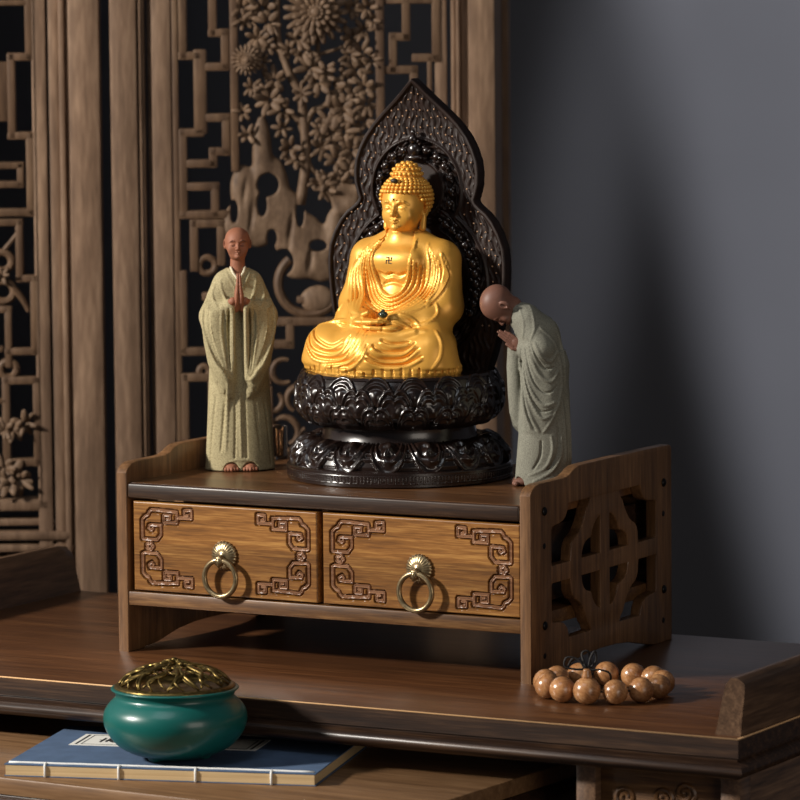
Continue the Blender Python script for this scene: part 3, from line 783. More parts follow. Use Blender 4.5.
    # hem: scalloped cloth hanging at the seat
    for i in range(15):
        a=PI*(1.03+.94*i/14);x=-2.5+80.5*math.cos(a);y=-22+50*math.sin(a);w=(5.5,7.5,6)[i%3]
        pass
    def flo(X,Y,Z):return Z+0*X+0*Y+.5
    v.put(flo,(-96,-82,-4),(96,48,-1),0,True)
    # hands in the lap, five fingers each, one laid on the other
    for (s,z0,y0) in ((1,46,-50),(-1,52,-52)):
        v.ell((4+s*13,y0+2,z0),(13,9,4.6),2)
        for i in range(4):
            y=y0-6+i*3.6
            v.chain([(4+s*9,y,z0+.3),(4+s*-1,y-2.2,z0+.8),(4+s*-8,y-1.2,z0+1.2),(4+s*-12,y+1,z0+.6)],[2.5,2.3,2.1,1.6],.5)
        v.chain([(4+s*15,y0+4,z0+2),(4+s*12,y0-1,z0+7),(4+s*6,y0-2.5,z0+9.5)],[2.9,2.5,2.0],.8)
    body=v.mesh('b')
    # head at finer resolution, rooted inside the neck
    hd=Vol((-32,-30,126),(32,38,206),.45)
    hd.ell((0,6,172),(23.5,26,24));hd.ell((0,-1,162),(20.5,19.5,24),6);hd.ell((0,-5,149.5),(15,13.5,11),7);hd.cone((0,6,128),(0,5,150),12.5,12.5,5)
    face(hd,0,0,165,1.0)
    hd.ell((0,-20.8,172.5),(1.3,1.3,1.3),.5)
    for s in (-1,1):
        hd.ell((s*21.8,5,162),(3.2,5.8,9),1.2,rz=s*-18);hd.ell((s*23.2,3.6,163),(1.6,2.8,5.5),.8,True);hd.cone((s*21.8,3.5,155),(s*20.8,2.5,142.5),2.8,3.5,1.0)
    head=hd.mesh('h')
    HM=Matrix.Translation((.0055,.006,-.001))@Matrix.Translation((0,0,.14))@Matrix.Diagonal((.965,.95,.955,1))@Matrix.Translation((0,0,-.14))
    head.transform(HM)
    fig=meshobj('seated_figure',joinmesh('f',[body,head]),M['gold'],st,smooth=True,loc=(0,-.004,.1055))
    fig['label']='gold seated figure with hands in lap'
    # snail-curl hair
    bm=bmesh.new()
    def sd(p):
        def e(c,r):
            a=[(p[i]-c[i])/r[i] for i in range(3)];k0=math.sqrt(sum(x*x for x in a));k1=math.sqrt(sum((a[i]/r[i])**2 for i in range(3)))+1e-9;return k0*(k0-1)/k1
        return min(e((0,7,173),(26,27.5,24.5)),e((0,8,194),(15.5,16,15.5)))
    ball(bm,(0,.008,.174),(.0255,.027,.024),sub=3);ball(bm,(0,.008,.194),(.0155,.016,.0155),sub=3)
    # cut the cap open over the face
    bmesh.ops.delete(bm,geom=[w for w in bm.verts if w.co.z<.1775 and w.co.y<-.010+(.1785-w.co.z)*.9],context='VERTS')
    bmesh.ops.delete(bm,geom=[w for w in bm.verts if w.co.z<.158],context='VERTS')
    zz=[];z=152.
    rows=[]
    # walk up the side profile at even arc steps
    ph=-.62
    while ph<PI/2:
        rows.append(ph);ph+=.158
    for i,ph in enumerate(rows):
        c0=(0,8,176);n=max(1,int(round(2*PI*27*math.cos(ph)/4.7)))
        for j in range(n):
            a=2*PI*(j+.5*(i%2))/n
            d=(math.cos(ph)*math.cos(a),math.cos(ph)*math.sin(a),math.sin(ph))
            t=60.
            for _ in range(40):
                q=[c0[x]+d[x]*t for x in range(3)];s_=sd(q)
                if s_<.02:break
                t-=s_*.9
            if q[2]<178.5 and q[1]<-10+(178.5-q[2])*.9:continue
            if q[2]<154:continue
            ball(bm,tuple(x*.001 for x in q),(.00255,.00255,.0023),sub=2)
    for i in range(7):   # extra curls low on the crown bump
        pass
    bmesh.ops.transform(bm,matrix=HM,verts=bm.verts[:])
    hair=bmobj('curled_hair',bm,M['gold'],fig,smooth=True,norm=False)
    bm=bmesh.new();ball(bm,(.014,-.0525,.0600),(.0052,.0045,.0038),sub=2);ball(bm,(.014,-.0525,.0636),.002,sub=2)
    bmobj('lap_jewel',bm,M['jewel'],fig,smooth=True)
    bm=bmesh.new();ball(bm,(.0045,-.0105,.1885),(.0042,.003,.0026),sub=2);bmobj('hair_jewel',bm,M['gold_dark'],fig,smooth=True)
    bm=bmesh.new();ball(bm,(.0065,-.0165,.1705),(.0009,.0007,.0009),sub=2);bmobj('brow_dot',bm,M['jewel'],fig,smooth=True)
    # small dark auspicious sign on the chest
    bm=bmesh.new();u=.0011
    yv=v.front(2,110)*.001-.0002;zc=.1105
    def bar(x0,x1,z0,z1):box(bm,.002+x0*u,.002+x1*u,yv-.0006,yv+.0014,zc+z0*u,zc+z1*u)
    bar(-.4,.4,-3,3);bar(-3,3,-.4,.4);bar(-3,0,2.3,3.0);bar(0,3,-3.0,-2.3);bar(2.3,3,0,3);bar(-3,-2.3,-3,0)
    bmobj('chest_sign',bm,M['gold_dark'],fig)
gold_figure()
# ------------------------------------------------------------------ standing monk
def monk_head(v,c,s,rx=0):
    pass
def standing_monk():
    t=empty('monk_figurine',(.0545,.147,TZ),VROT+math.radians(4),'standing monk figurine in sand-coloured robe with palms pressed together, left of the statue','figurine')
    # flesh: head, neck, hands, feet and a core inside the robe
    v=Vol((-36,-42,-1),(36,30,252),.8)
    v.cyl([(6,0,2,16,12),(100,0,2,18,12),(170,0,3,20,12),(196,0,3,15,10)],0)
    v.cone((0,3,190),(0,1,214),8.4,7.2,4)
    for s in (-1,1):
        v.cone((s*14,2,188),(s*27,-4,152),7,6,4);v.cone((s*27,-4,152),(s*6,-24,172),5.5,4,3)
        v.ell((s*9.5,-17,4.2),(7.4,10,4.6),2);v.cone((s*9,-6,5),(s*9,0,30),6,6,4)
        for q in range(5):v.ell((s*9.5-6+q*3,-26+abs(q-2)*.8,2.6),(1.8,2.6,2.4),.5)
    def flo(X,Y,Z):return Z+0*X+0*Y
    v.put(flo,(-40,-42,-4),(40,30,-.5),0,True)
    b1=v.mesh('b')
    f=Vol((-20,-24,205),(20,22,252),.4)
    f.ell((0,2,231.5),(12.6,14.6,12.6));f.ell((0,-1,225.5),(11,11.6,12.6),4);f.ell((0,-4,217.5),(8.2,8,6.2),3);f.cone((0,3,203),(0,1,220),7.2,7,3)
    face(f,0,-.1,228.0,.60,k=1.2)
    for s in (-1,1):
        f.ell((s*12.2,2,227.5),(1.9,3.4,5),.8,rz=s*-20);f.ell((s*13.2,1.2,228),(.9,1.6,2.8),.4,True)
    marks=[(f,225.4,-.2,.585)]
    b2=f.mesh('h')
    hnd=Vol((-13,-40,160),(13,-6,206),.4)
    for s in (-1,1):
        hnd.ell((s*2.3,-25,176),(2.6,4.8,8.6),1,rx=8);hnd.cone((s*3.8,-19,164),(s*2.6,-24,171),4.0,3.4,2)
        for q in range(4):
            y=-28.4+q*2.3;L=(196.5,199,198,194)[q]-q*.2
            hnd.chain([(s*1.9,y,180),(s*1.45,y+.4,188),(s*1.1,y+1.6,L)],[1.5,1.4,1.1],.5)
        hnd.chain([(s*2.6,-22,172),(s*2.8,-20,181),(s*1.7,-20.5,188)],[1.9,1.6,1.2],.6)
    b3=hnd.mesh('p')
    body=meshobj('body',joinmesh('b',[b1,b2,b3]),M['skin_red'],t,smooth=True)
    bm=bmesh.new()
    for q in (-1,1):
        for pl,w in (([(3.6,-2.4),(6,-3.2),(9,-3.2),(12,-2)],.42),([(3.4,4.0),(7,5.8),(10.5,5.4),(13.5,3.2)],.40)):
            P=[(q*x*.60,228.0+z*.60) for x,z in catmull(pl,8)]
            P=[(x*.001,(f.front(x,z)-.02)*.001,z*.001) for x,z in P]
            tube(bm,P,[w*.001*(.4+.6*math.sin(PI*(i+.5)/8)) for i in range(8)],6)
    P=[(x*.60,228.0+z*.60) for x,z in catmull([(-4.6,-14),(-2,-14.6),(0,-14.4),(2,-14.6),(4.6,-14)],8)];tube(bm,[(x*.001,(f.front(x,z)+.1)*.001,z*.001) for x,z in P],.00028,6)
    bmobj('painted_features',bm,M['skin_mark'],body,smooth=True)
    # robe
    r=Vol((-46,-44,-2),(46,34,214),.8)
    r.cyl([(1,0,0,35.5,25),(10,0,0,34.5,24),(60,0,1,32,21),(100,0,2,30,19),(150,0,3,27,17),(178,0,3,26,15),(190,0,3,20,13),(203,0,3,11,10)],0,e=2.3)
    r.ell((0,3,188),(22,13,12),6)
    for s in (-1,1):
        r.cone((s*14,3,190),(s*26.5,-1,158),9,11,8)
        r.cone((s*28,-3,154),(s*9,-20,168),11,6,6)
        r.cyl([(75,s*9.5,-16,3,5),(80,s*11.5,-16,7,8),(92,s*14,-15.5,11,10),(108,s*17.5,-14,14,12),(130,s*20.5,-10,15,13),(148,s*22.5,-8,14.5,13),(160,s*22,-6,14,13),(170,s*20,-4,12,12)],5)
        r.cyl([(92,s*7,-19,2.2,4),(110,s*6.5,-20,2.4,5),(140,s*6.5,-20,2.4,6),(166,s*6.5,-20,2.6,6)],2)
        fl=[]
        for i in range(5):
            q=i/4
            fl.append([(s*(35-q*5),172-q*4),(s*(36.5-q*7),150-q*6),(s*(31-q*7),125-q*6),(s*(22-q*6),103-q*4),(s*(13-q*3),90+q*3)])
        r.folds(fl,1.7,1.6)
        fl=[]
        for i in range(4):
            q=(i+.5)/4
            fl.append([(s*(34.5-q*5),166-q*4),(s*(36-q*7),148-q*6),(s*(30.5-q*7),127-q*6),(s*(21.5-q*6),107-q*4)])
        r.folds(fl,1.4,1.1,True)
        r.folds([[(s*12,166),(s*13,140),(s*11,112),(s*9,92)],[(s*17,166),(s*18,142),(s*15,118),(s*11,98)],[(s*8,164),(s*8.5,130),(s*7.5,96)]],1.1,1.2)
        r.folds([[(s*14.5,164),(s*15.5,140),(s*13,114),(s*10,95)],[(s*10,164),(s*10.8,136),(s*9.5,104)]],.8,.7,True)
        r.folds([[(s*23,188),(s*26,176),(s*22,166)],[(s*18,192),(s*16,180),(s*12,170)]],1.0,1.3)
        r.folds([[(s*22,90),(s*26,60),(s*29,30),(s*31,6)],[(s*5,88),(s*5,50),(s*6,12)],[(s*14,84),(s*17,50),(s*20,20)]],.8,1.6,True,off=-.2)
    r.folds([[(0,88),(0,50),(.5,14)],[(-12,100),(-13,60),(-15,20)]],1.1,1.8)
    r.folds([[(-30,3),(-20,5),(-12,9),(-4,12),(0,11),(5,12),(13,9),(21,5),(31,3)]],1.2,1.2)
    # sleeve mouths hang open a little under the hands
    r.cone((0,-30,100),(0,-30,170),2.6,4.4,1.2,True)
    # collar opening and crossed lapels
    r.cone((0,0,206),(0,-14,193),7.6,2.2,1.5,True);r.cone((0,3,198),(0,3,216),8.6,9.2,1,True)
    r.folds([[(-9,205),(-6,198),(0,189),(5,182)],[(9,205),(6,198),(1,191),(-4,184)],[(-13,204),(-10,195),(-4,184),(-1,176)],[(13,204),(10,195),(5,185)]],1.15,.8)
    for s in (-1,1):r.ell((s*9.5,-24,1),(8,11,8.5),1.2,True)
    r.put(lambda X,Y,Z:Z+0*X+0*Y-.3,(-46,-44,-2),(46,34,.3),0,True)
    meshobj('robe',r.mesh('r'),M['robe_sand'],t,smooth=True)
    bm=bmesh.new()
    for s in (-1,1):tube(bm,[(s*.0075,-.0035,.2045),(s*.0052,-.0085,.199),(0,-.0125,.192),(-s*.0022,-.0138,.1885)],[.0012,.0013,.0013,.0009],8)
    bmobj('inner_collar',bm,M['collar'],t,smooth=True)
standing_monk()
# ------------------------------------------------------------------ bowing monk (local x = picture right, he faces -x)
def bowing_monk():
    t=empty('monk_figurine',(.3935,.1615,TZ),VROT,'bald monk figurine in grey robe bowing toward the statue from the right','figurine')
    v=Vol((-48,-30,-1),(34,30,212),.8)
    v.cyl([(6,0,0,14,11),(90,4,0,14,11),(120,6,0,14,12)],0)
    v.cone((3,0,118),(-8,0,150),11,10,8);v.cone((-8,0,150),(-24,0,166),9.5,8,6);v.cone((-24,0,166),(-38,0,169),7.5,8,4)
    for s in (-1,1):
        v.cone((-14,s*11,155),(-3,s*14,131),5,5,4);v.cone((-3,s*14,131),(-22,s*4,132),5,4,3)
        v.ell((-22,s*9,4.2),(10,6.8,4.4),2);v.cone((-16,s*9,5),(-4,s*9,26),6,6,4)
        for q in range(5):v.ell((-31+abs(q-2)*.8,s*9-6+q*3,2.6),(2.6,1.7,2.3),.5)
    v.put(lambda X,Y,Z:Z+0*X+0*Y,(-48,-30,-4),(34,30,-.5),0,True)
    b1=v.mesh('b')
    # head modelled upright facing -y, then turned and tipped forward
    f=Vol((-20,-26,-32),(20,24,24),.42)
    f.ell((0,3,2),(14.8,17.4,15.8));f.ell((0,-1,-6),(12,13,14.2),4);f.ell((0,-5,-15.5),(8.4,8.4,6.6),3);f.cone((0,6,-15),(0,4,-8),7.6,8.2,4)
    face(f,0,-.4,-5.5,.64,k=1.2)
    for s in (-1,1):
        f.ell((s*14.0,3.5,-6),(2.1,4.2,5.8),.8,rz=s*-20);f.ell((s*15.2,2.6,-5.4),(1.1,2.2,3.4),.4,True)
        f.cone((s*13.6,2.5,-10),(s*13,2.2,-13),1.6,1.4,.8)
    b2=f.mesh('h')
    # face (-y) -> -x, then pitch downward
    Mx=Matrix.Translation((-.0465,0,.1755))@Matrix.Rotation(math.radians(-72),4,'Y')@Matrix.Rotation(math.radians(-90),4,'Z')
    b2.transform(Mx)
    # pressed hands pointing up and forward (along -x)
    hnd=Vol((-14,-13,-6),(14,13,42),.42)
    for s in (-1,1):
        hnd.ell((0,s*3.0,10),(4.8,2.5,8.6),1);hnd.cone((1,s*4.6,-1),(0,s*3.4,6),4.2,3.4,2)
        for q in range(4):
            x=-3.9+q*2.5;L=(32,34.5,33.5,29)[q]
            hnd.chain([(x,s*2.6,15),(x,s*1.9,24),(x*.85,s*1.35,L)],[1.5,1.4,1.05],.5)
        hnd.chain([(-3.6,s*3.4,6),(-6.8,s*3.0,14),(-6.6,s*1.8,21)],[1.9,1.7,1.2],.6)
    b3=hnd.mesh('p');b3.transform(Matrix.Translation((-.0165,0,.1315))@Matrix.Rotation(math.radians(-56),4,'Y'))
    body=meshobj('body',joinmesh('b',[b1,b2,b3]),M['skin_pale'],t,smooth=True)
    r=Vol((-46,-38,-2),(36,38,200),.8)
    r.cyl([(1,-2,0,28.5,22),(20,-2,0,27,21),(50,-1,0,25.5,20),(90,0,0,23.5,20),(118,1,0,20.5,20),(130,0,0,17,17)],0,e=2.2)
    r.cone((0,0,118),(-6,0,146),20.5,18.5,10);r.cone((-6,0,146),(-20,0,163),18.5,14,9);r.cone((-20,0,163),(-28,0,169),13.5,10,6)
    for s in (-1,1):
        r.cone((-16,s*10,162),(-4,s*17,134),10,12,8)
        r.cone((-4,s*17,134),(-20 if s<0 else -24,s*6,133),12,7.5,6)
        q=1 if s<0 else 0
        # hanging sleeve
        if s<0:r.cyl([(50,-10,-12,5,4),(54,-10,-12,9,6),(66,-10,-13,12,8),(84,-10,-14,13,9),(104,-10,-14,13.5,10),(122,-9,-14,13.5,11),(136,-8,-12,12,11)],5)
        else:r.cyl([(52,-25,8,3,3),(57,-26,8,6,6),(70,-27,8,8,8),(90,-28,8,8.5,9),(115,-29,8,8.5,10),(134,-29,7,7.5,9)],3)
        if s<0:r.cyl([(56,-2,-16,3,3),(64,0,-16,7,6),(80,2,-16,11,8),(100,2,-15,12,9),(125,0,-14,10,10)],4)
    r.cone((-24.5,-12,58),(-24.5,-14,132),1.6,2.2,1.2,True)
    # folds seen from the near side
    U=lambda px,py:(px-541.,485.-py)
    def fl(L,r_=1.25,k=1.4,sub=False):r.folds([[U(*p) for p in c] for c in L],r_,k,sub,n=22)
    fl([[(518,352),(521,372),(527,392),(538,405),(550,402)],[(519,362),(522,385),(528,405),(537,418),(547,414)],[(524,346),(528,362),(535,376),(546,382),(553,372)],
        [(516,356),(518,385),(520,410),(526,428)],[(530,344),(536,356),(545,362),(552,354)],[(517,372),(521,398),(527,418),(534,431)],[(556,388),(553,404),(546,420),(538,432)]],1.35,1.5)
    fl([[(518,357),(521,379),(527,399),(537,411),(548,408)],[(521,350),(524,367),(531,385),(542,393),(552,386)],[(527,345),(532,358),(540,369),(549,368)],[(517,364),(519,392),(523,415),(530,430)]],.95,.9,True)
    fl([[(536,330),(546,340),(552,352),(556,372),(557,396)],[(540,312),(551,332),(558,356),(560,384)]],1.1,1.6)
    fl([[(523,302),(528,316),(530,330),(526,342)],[(516,312),(520,326),(519,340)]],1.0,1.4)
    fl([[(556,400),(559,430),(560,462)],[(562,400),(564,430),(565,462)],[(546,436),(547,450),(540,466),(524,474)],[(556,436),(555,455),(546,470),(528,480)]],1.2,1.5)
    fl([[(551,412),(553,440),(550,456),(542,468)],[(559,400),(562,430),(562.5,462)],[(536,440),(535,455),(528,468)]],.9,1.2,True)
    # collar opening for the neck
    r.cone((-25,0,167),(-42,0,171),8.6,10,1.2,True)
    
    for s in (-1,1):r.chain([(-22,s*11,168),(-27,s*9,159),(-28,s*4,149),(-26,s*1,142)],[1.3,1.5,1.5,1],1.2)
    for s in (-1,1):r.ell((-25,s*9,1),(10,7.6,8),1.2,True)
    r.put(lambda X,Y,Z:Z+0*X+0*Y-.3,(-46,-38,-2),(36,38,.3),0,True)
    meshobj('robe',r.mesh('r'),M['robe_grey'],t,smooth=True)
bowing_monk()
# ------------------------------------------------------------------ bead bracelet
def bracelet():
    t=empty('prayer_bead_bracelet',(.5493,-.0267,0),VROT,'bracelet of polished brown wooden beads lying on the desk beside the cabinet','bracelet')
    n=13;R=.0515;rb=.0121
    for i in range(n):
        a=2*PI*i/n-PI/2-.33
        x,y=1.06*R*math.cos(a),.97*R*math.sin(a)
        g=(i==0)
        bm=bmesh.new();rr=rb*(1.06 if g else random.uniform(.96,1.0))
        bmesh.ops.create_uvsphere(bm,u_segments=28,v_segments=18,radius=rr)
        o=bmobj('bead',bm,M['bead'],t,smooth=True,loc=(x,y,rr),rot=(random.uniform(0,6),random.uniform(0,6),random.uniform(0,6)))
        if g:
            o['label']='larger guru bead';gx,gy=x,y
    bm=bmesh.new();lathe(bm,[(.0048,0),(.0046,.003),(.0034,.0055),(.0036,.0075),(.003,.009),(.0008,.0094)],20)
    bmobj('guru_cap',bm,M['bead'],t,smooth=True,loc=(gx,gy,.0238))
    bm=bmesh.new()
    tube(bm,[(1.06*R*math.cos(a),.97*R*math.sin(a),rb) for a in np.linspace(0,2*PI,60,endpoint=False)],.0009,6,closed=True)
    z=.031
    P=catmull([(gx,gy+.002,z),(gx-.008,gy+.004,z+.010),(gx-.018,gy+.004,z+.012),(gx-.020,gy+.004,z+.004),(gx-.010,gy+.004,z+.001),(gx+.001,gy+.006,z+.001)],40);tube(bm,P,.00095,6)
    P=catmull([(gx+.001,gy+.004,z),(gx+.004,gy+.006,z+.012),(gx+.008,gy+.008,z+.017),(gx+.009,gy+.010,z+.008),(gx+.002,gy+.012,z),(gx-.006,gy+.016,z-.001)],40);tube(bm,P,.00095,6)
    P=catmull([(gx+.001,gy+.004,z),(gx+.012,gy+.003,z+.0005),(gx+.021,gy+.004,z-.003),(gx+.022,gy+.010,z-.012),(gx+.016,gy+.018,z-.020)],40);tube(bm,P,.00095,6)
    P=catmull([(gx,gy+.004,z),(gx-.004,gy+.010,z+.014),(gx+.002,gy+.012,z+.016),(gx+.004,gy+.012,z+.004)],30);tube(bm,P,.0011,6)
    P=catmull([(gx-.002,gy+.006,z+.002),(gx-.006,gy+.012,z+.008),(gx-.012,gy+.016,z+.009),(gx-.016,gy+.02,z+.002)],30);tube(bm,P,.0011,6)
    for c in ((gx,gy+.003,z),(gx+.001,gy+.007,z+.003)):ball(bm,c,.0022,sub=2)
    bmobj('cord',bm,M['cord'],t,smooth=True)
bracelet()
# ------------------------------------------------------------------ book
def book():
    L,Dp,H=.294,.205,.0115
    t=empty('thread_bound_book',(.094,-.344,LT),math.radians(16.2),'blue thread-bound book lying on the lower table under the teal burner','book')
    bm=bmesh.new();box(bm,.0012,L-.0015,.0004,Dp-.0015,.0011,H-.0011);bmobj('page_block',bm,M['pages'],t)
    for n_,z in (('back_cover',.0),('front_cover',H-.0011)):
        bm=bmesh.new();box(bm,0,L,0,Dp,z,z+.0011,bev=.0003);bmobj(n_,bm,M['book'],t)
    bm=bmesh.new();zt=H+.0002;yi=.0062
    xs=[.002,.050,.128,.207,.284]
    xs=[.004]+[.0435,.125,.207]+[L-.004]
    P=[(x,yi+random.uniform(-.0006,.0006),zt+.0003) for x in np.linspace(.003,L-.003,30)];tube(bm,P,.0012,6)
    for x in (.0385,.1085,.181,.252):
        tube(bm,[(x,yi,zt+.0002),(x+.0005,.0004,zt+.0001),(x+.0005,-.0007,H-.001),(x+.0005,-.0007,.001),(x+.0005,.0005,.0003)],.0012,6)
    bmobj('stitching',bm,M['thread'],t,smooth=True)
    # title slip near the far edge
    z=H
    bm=bmesh.new();box(bm,.030,.211,.1035,.1615,z,z+.0003);s=bmobj('title_slip',bm,M['label'],t)
    bm=bmesh.new()
    for (a,b,c,d) in ((.0345,.0365,.108,.157),(.040,.201,.109,.1098),(.040,.201,.1552,.156),(.040,.0408,.109,.156),(.2045,.2063,.108,.157),(.2002,.201,.109,.156)):
        box(bm,a,b,c,d,z+.0003,z+.0005)
    bmobj('slip_border',bm,M['ink'],s)
    # brushed characters running along the slip, strokes turned with it
    bm=bmesh.new();rng=random.Random(11)
    def stroke(x0,y0,x1,y1,w):
        dx,dy=x1-x0,y1-y0;l=math.hypot(dx,dy);a=math.atan2(dy,dx)
        box(bm,0,l,-w/2,w/2,0,.0002,M=Matrix.Translation((x0,y0,z+.0003))@Matrix.Rotation(a,4,'Z'))
    glyph=[[(0,.8,1,.8),(.5,1,.5,0),(.1,.5,.9,.5),(0,0,.45,.45),(1,0,.55,.45),(.15,.2,.85,.2)],
           [(.1,1,.1,.1),(.1,1,.9,1),(.9,1,.9,0),(.1,.55,.9,.55),(.3,.3,.7,.3),(0,.05,1,.05)],
           [(0,.7,1,.75),(.3,1,.2,.3),(.7,1,.8,.2),(.1,.4,.9,.4),(.45,.7,.45,0),(.1,.05,.4,.2)],
           [(.5,1,.1,.5),(.5,1,.95,.45),(.2,.5,.8,.5),(.5,.7,.5,0),(.2,.25,.8,.25),(.1,0,.9,0)]]
    for gi,gx in enumerate((.052,.074,.096,.118)):
        for (a,b,c,d) in glyph[gi]:
            w=.017
            # glyph top points to the left end of the slip
            p=(gx+(1-b)*w,.121+a*.022);q=(gx+(1-d)*w,.121+c*.022);stroke(p[0],p[1],q[0],q[1],.0022)
    bmobj('title_writing',bm,M['ink'],s)
    bm=bmesh.new();box(bm,.160,.180,.124,.142,z+.0003,z+.0005);bmobj('seal',bm,M['seal'],s)
book()
# ------------------------------------------------------------------ incense burner
def burner():
    t=empty('incense_burner',(.2213,-.251,LT+.0115),0,'round teal ceramic incense burner with pierced brass lid on the blue book','incense burner')
    bm=bmesh.new()
    prof=[(.0,.004),(.022,.004),(.026,.0025),(.029,.0035),(.039,.0068),(.049,.0125),(.0565,.0205),(.061,.029),(.0625,.0375),(.061,.045),(.0565,.0515),(.0525,.0555),(.0515,.0585),(.053,.0615),(.0555,.0635),(.0545,.065),(.051,.0645),(.047,.058),(.050,.045),(.047,.025),(.035,.012),(.0,.008)]
    prof=[(a*1.06,b*1.03) for a,b in prof];P=catmull(prof,90);P=[(max(a,0.0),b) for a,b in P]
    P[0]=(0.0001,P[0][1]);P[-1]=(.0001,P[-1][1]);P=[(max(a,.0001),b) for a,b in P]
    lathe(bm,P,72);bmobj('bowl',bm,M['teal'],t,smooth=True)
    for k in range(3):
        a=k*2*PI/3+.3
        bm=bmesh.new();ball(bm,(.026*math.cos(a),.026*math.sin(a),.0042),(.0075,.0075,.0042),sub=3);bmobj('foot',bm,M['teal'],t,smooth=True)
    bm=bmesh.new();lathe(bm,[(.0001,.052),(.046,.052),(.046,.054),(.0001,.054)],40);bmobj('ash_bed',bm,M['soot'],t)
    # lid
    lid_z=.0655
    bm=bmesh.new();lathe(bm,[(.0505,.0),(.0545,.0),(.0560,.0012),(.0560,.0024),(.0548,.0036),(.0522,.0044),(.0505,.0044),(.0500,.002)],96,rfun=lambda a,k:1+(.006 if k in(3,4) else 0)*math.cos(60*a))
    # close profile ring
    lid=bmobj('lid',bm,M['brass'],t,smooth=True,loc=(0,0,lid_z),norm=True)
    def dome(r,a,up=0):
        z=.0035+.0185*(max(0,1-(r/.0515)**2))**.62+up
        return (r*math.cos(a),r*math.sin(a),z)
    bm=bmesh.new()
    n=11
    for k in range(n):
        a=2*PI*k/n
        pts=[dome(.006+(.0450)*q,a+.22*math.sin(q*PI)*(1 if k%2 else -1)) for q in np.linspace(0,1,12)]
        tube(bm,pts,[.0013+.0008*math.sin(q*PI) for q in np.linspace(0,1,12)],6)
        # leaves between ribs
        pts=[dome(.022+.029*q,a+PI/n+.16*math.sin(q*2*PI)) for q in np.linspace(0,1,10)]
        tube(bm,pts,[.0009+.0013*math.sin(q*PI) for q in np.linspace(0,1,10)],6)
        for s in (-1,1):
            pts=[dome(.026+.024*q,a+s*(.05+.20*math.sin(q*PI))) for q in np.linspace(0,1,9)];tube(bm,pts,.0010,5)
    for rr in (.0285,.0165):
        tube(bm,[dome(rr*(1+.10*math.sin(a*n)),a) for a in np.linspace(0,2*PI,88,endpoint=False)],.0010,5,closed=True)
    bmobj('lid_tracery',bm,M['brass'],lid,smooth=True)
    bm=bmesh.new()
    for ring,(m,r0,r1,up,w) in enumerate(((9,.004,.0225,.0008,.0048),(7,.002,.0145,.0024,.004),(5,.001,.008,.0036,.003))):
        for k in range(m):
            a=2*PI*k/m+ring*.4
            c=Vector(dome((r0+r1)/2,a,up));d=Vector(dome(r1,a,up))-Vector(dome(r0,a,up));L=d.length/2;d.normalize()
            nr=Vector((c.x*.5,c.y*.5,.03)).normalized();b=nr.cross(d).normalized();nr=d.cross(b)
            R=Matrix((d,b,nr)).transposed();ball(bm,c,(L,w*.62,.0011),R,2)
            tube(bm,[tuple(c+d*L*q+nr*.0012*(1-q*q)) for q in (-.9,-.3,.3,.9)],.0005,5)
    ball(bm,dome(0,0,.0045),(.0034,.0034,.0024))
    bmobj('lid_flower',bm,M['brass'],lid,smooth=True)
burner()
# ------------------------------------------------------------------ small glass of incense behind the standing monk
def tumbler():
    t=empty('glass_tumbler',(.0434,.2428,TZ),0,'small clear glass of brown incense sticks behind the standing monk','glass')
    bm=bmesh.new();P=[(.0001,0),(.0085,0),(.0088,.001),(.0088,.034),(.0082,.034),(.0080,.003),(.0001,.003)];lathe(bm,P,32);bmobj('tumbler',bm,M['glass'],t,smooth=False,angle=40)
    for k in range(9):
        a=k*.7;r=.0012+.0045*(k%3)/2
        bm=bmesh.new();tube(bm,[(r*math.cos(a),r*math.sin(a),.0034),(r*1.25*math.cos(a),r*1.25*math.sin(a),.030+.001*(k%3))],.0008,6);bmobj('incense_stick',bm,M['stick'],t,smooth=True)
tumbler()
# ------------------------------------------------------------------ folding screen
def leaf_empty(name,label,rz_extra=0,pivot=0):
    o=empty(name,(SO[0]+R0[0]*pivot,SO[1]+R0[1]*pivot,FLOORZ),VROT+rz_extra,label,'screen panel','carved folding screen leaves')
    return o
def S(px,py):
    u,z=scr(px,py);return u,z-FLOORZ
def bar_px(bm,x0,x1,y0,y1,dep=.016,front=0.,bev=.0016,full=False):
    "bar between picture columns x0..x1 and rows y0..y1, measured on the screen's plane"
    ym=(y0+y1)/2;xm=(x0+x1)/2
    a=S(x0,ym)[0];b=S(x1,ym)[0];zt=S(xm,y0)[1];zb=S(xm,y1)[1]
    if full:zb,zt=0.,1.55
    box(bm,a,b,front,front+dep,zb,zt,bev=min(bev,(b-a)*.3,(zt-zb)*.3))
def fret_line(bm,pts,w=8.5,dep=.014,front=.004):
    for (x0,y0),(x1,y1) in zip(pts,pts[1:]):
        h=w/2
        bar_px(bm,min(x0,x1)-h,max(x0,x1)+h,min(y0,y1)-h,max(y0,y1)+h,dep,front)
def frame_leaf(t,posts,rails,mat):
    for (x0,x1,fr,dep) in posts:
        a=S(x0,300)[0];b=S(x1,300)[0];bm=bmesh.new();box(bm,a,b,fr,fr+dep,0,1.62,bev=.002);bmobj('post',bm,mat,t,angle=40)
    for (x0,x1,y0,y1,fr,dep) in rails:
        bm=bmesh.new();bar_px(bm,x0,x1,y0,y1,dep,fr,bev=.003);bmobj('rail',bm,mat,t,angle=40)
def petal(bm,c,ang,L,w,th=.003,tilt=.3):
    R=Matrix.Rotation(ang,3,'Y')@Matrix.Rotation(-tilt,3,'Z')
    d=R@Vector((1,0,0));ball(bm,Vector(c)+d*L*.5,(L*.55,th,w*.5),R,2)
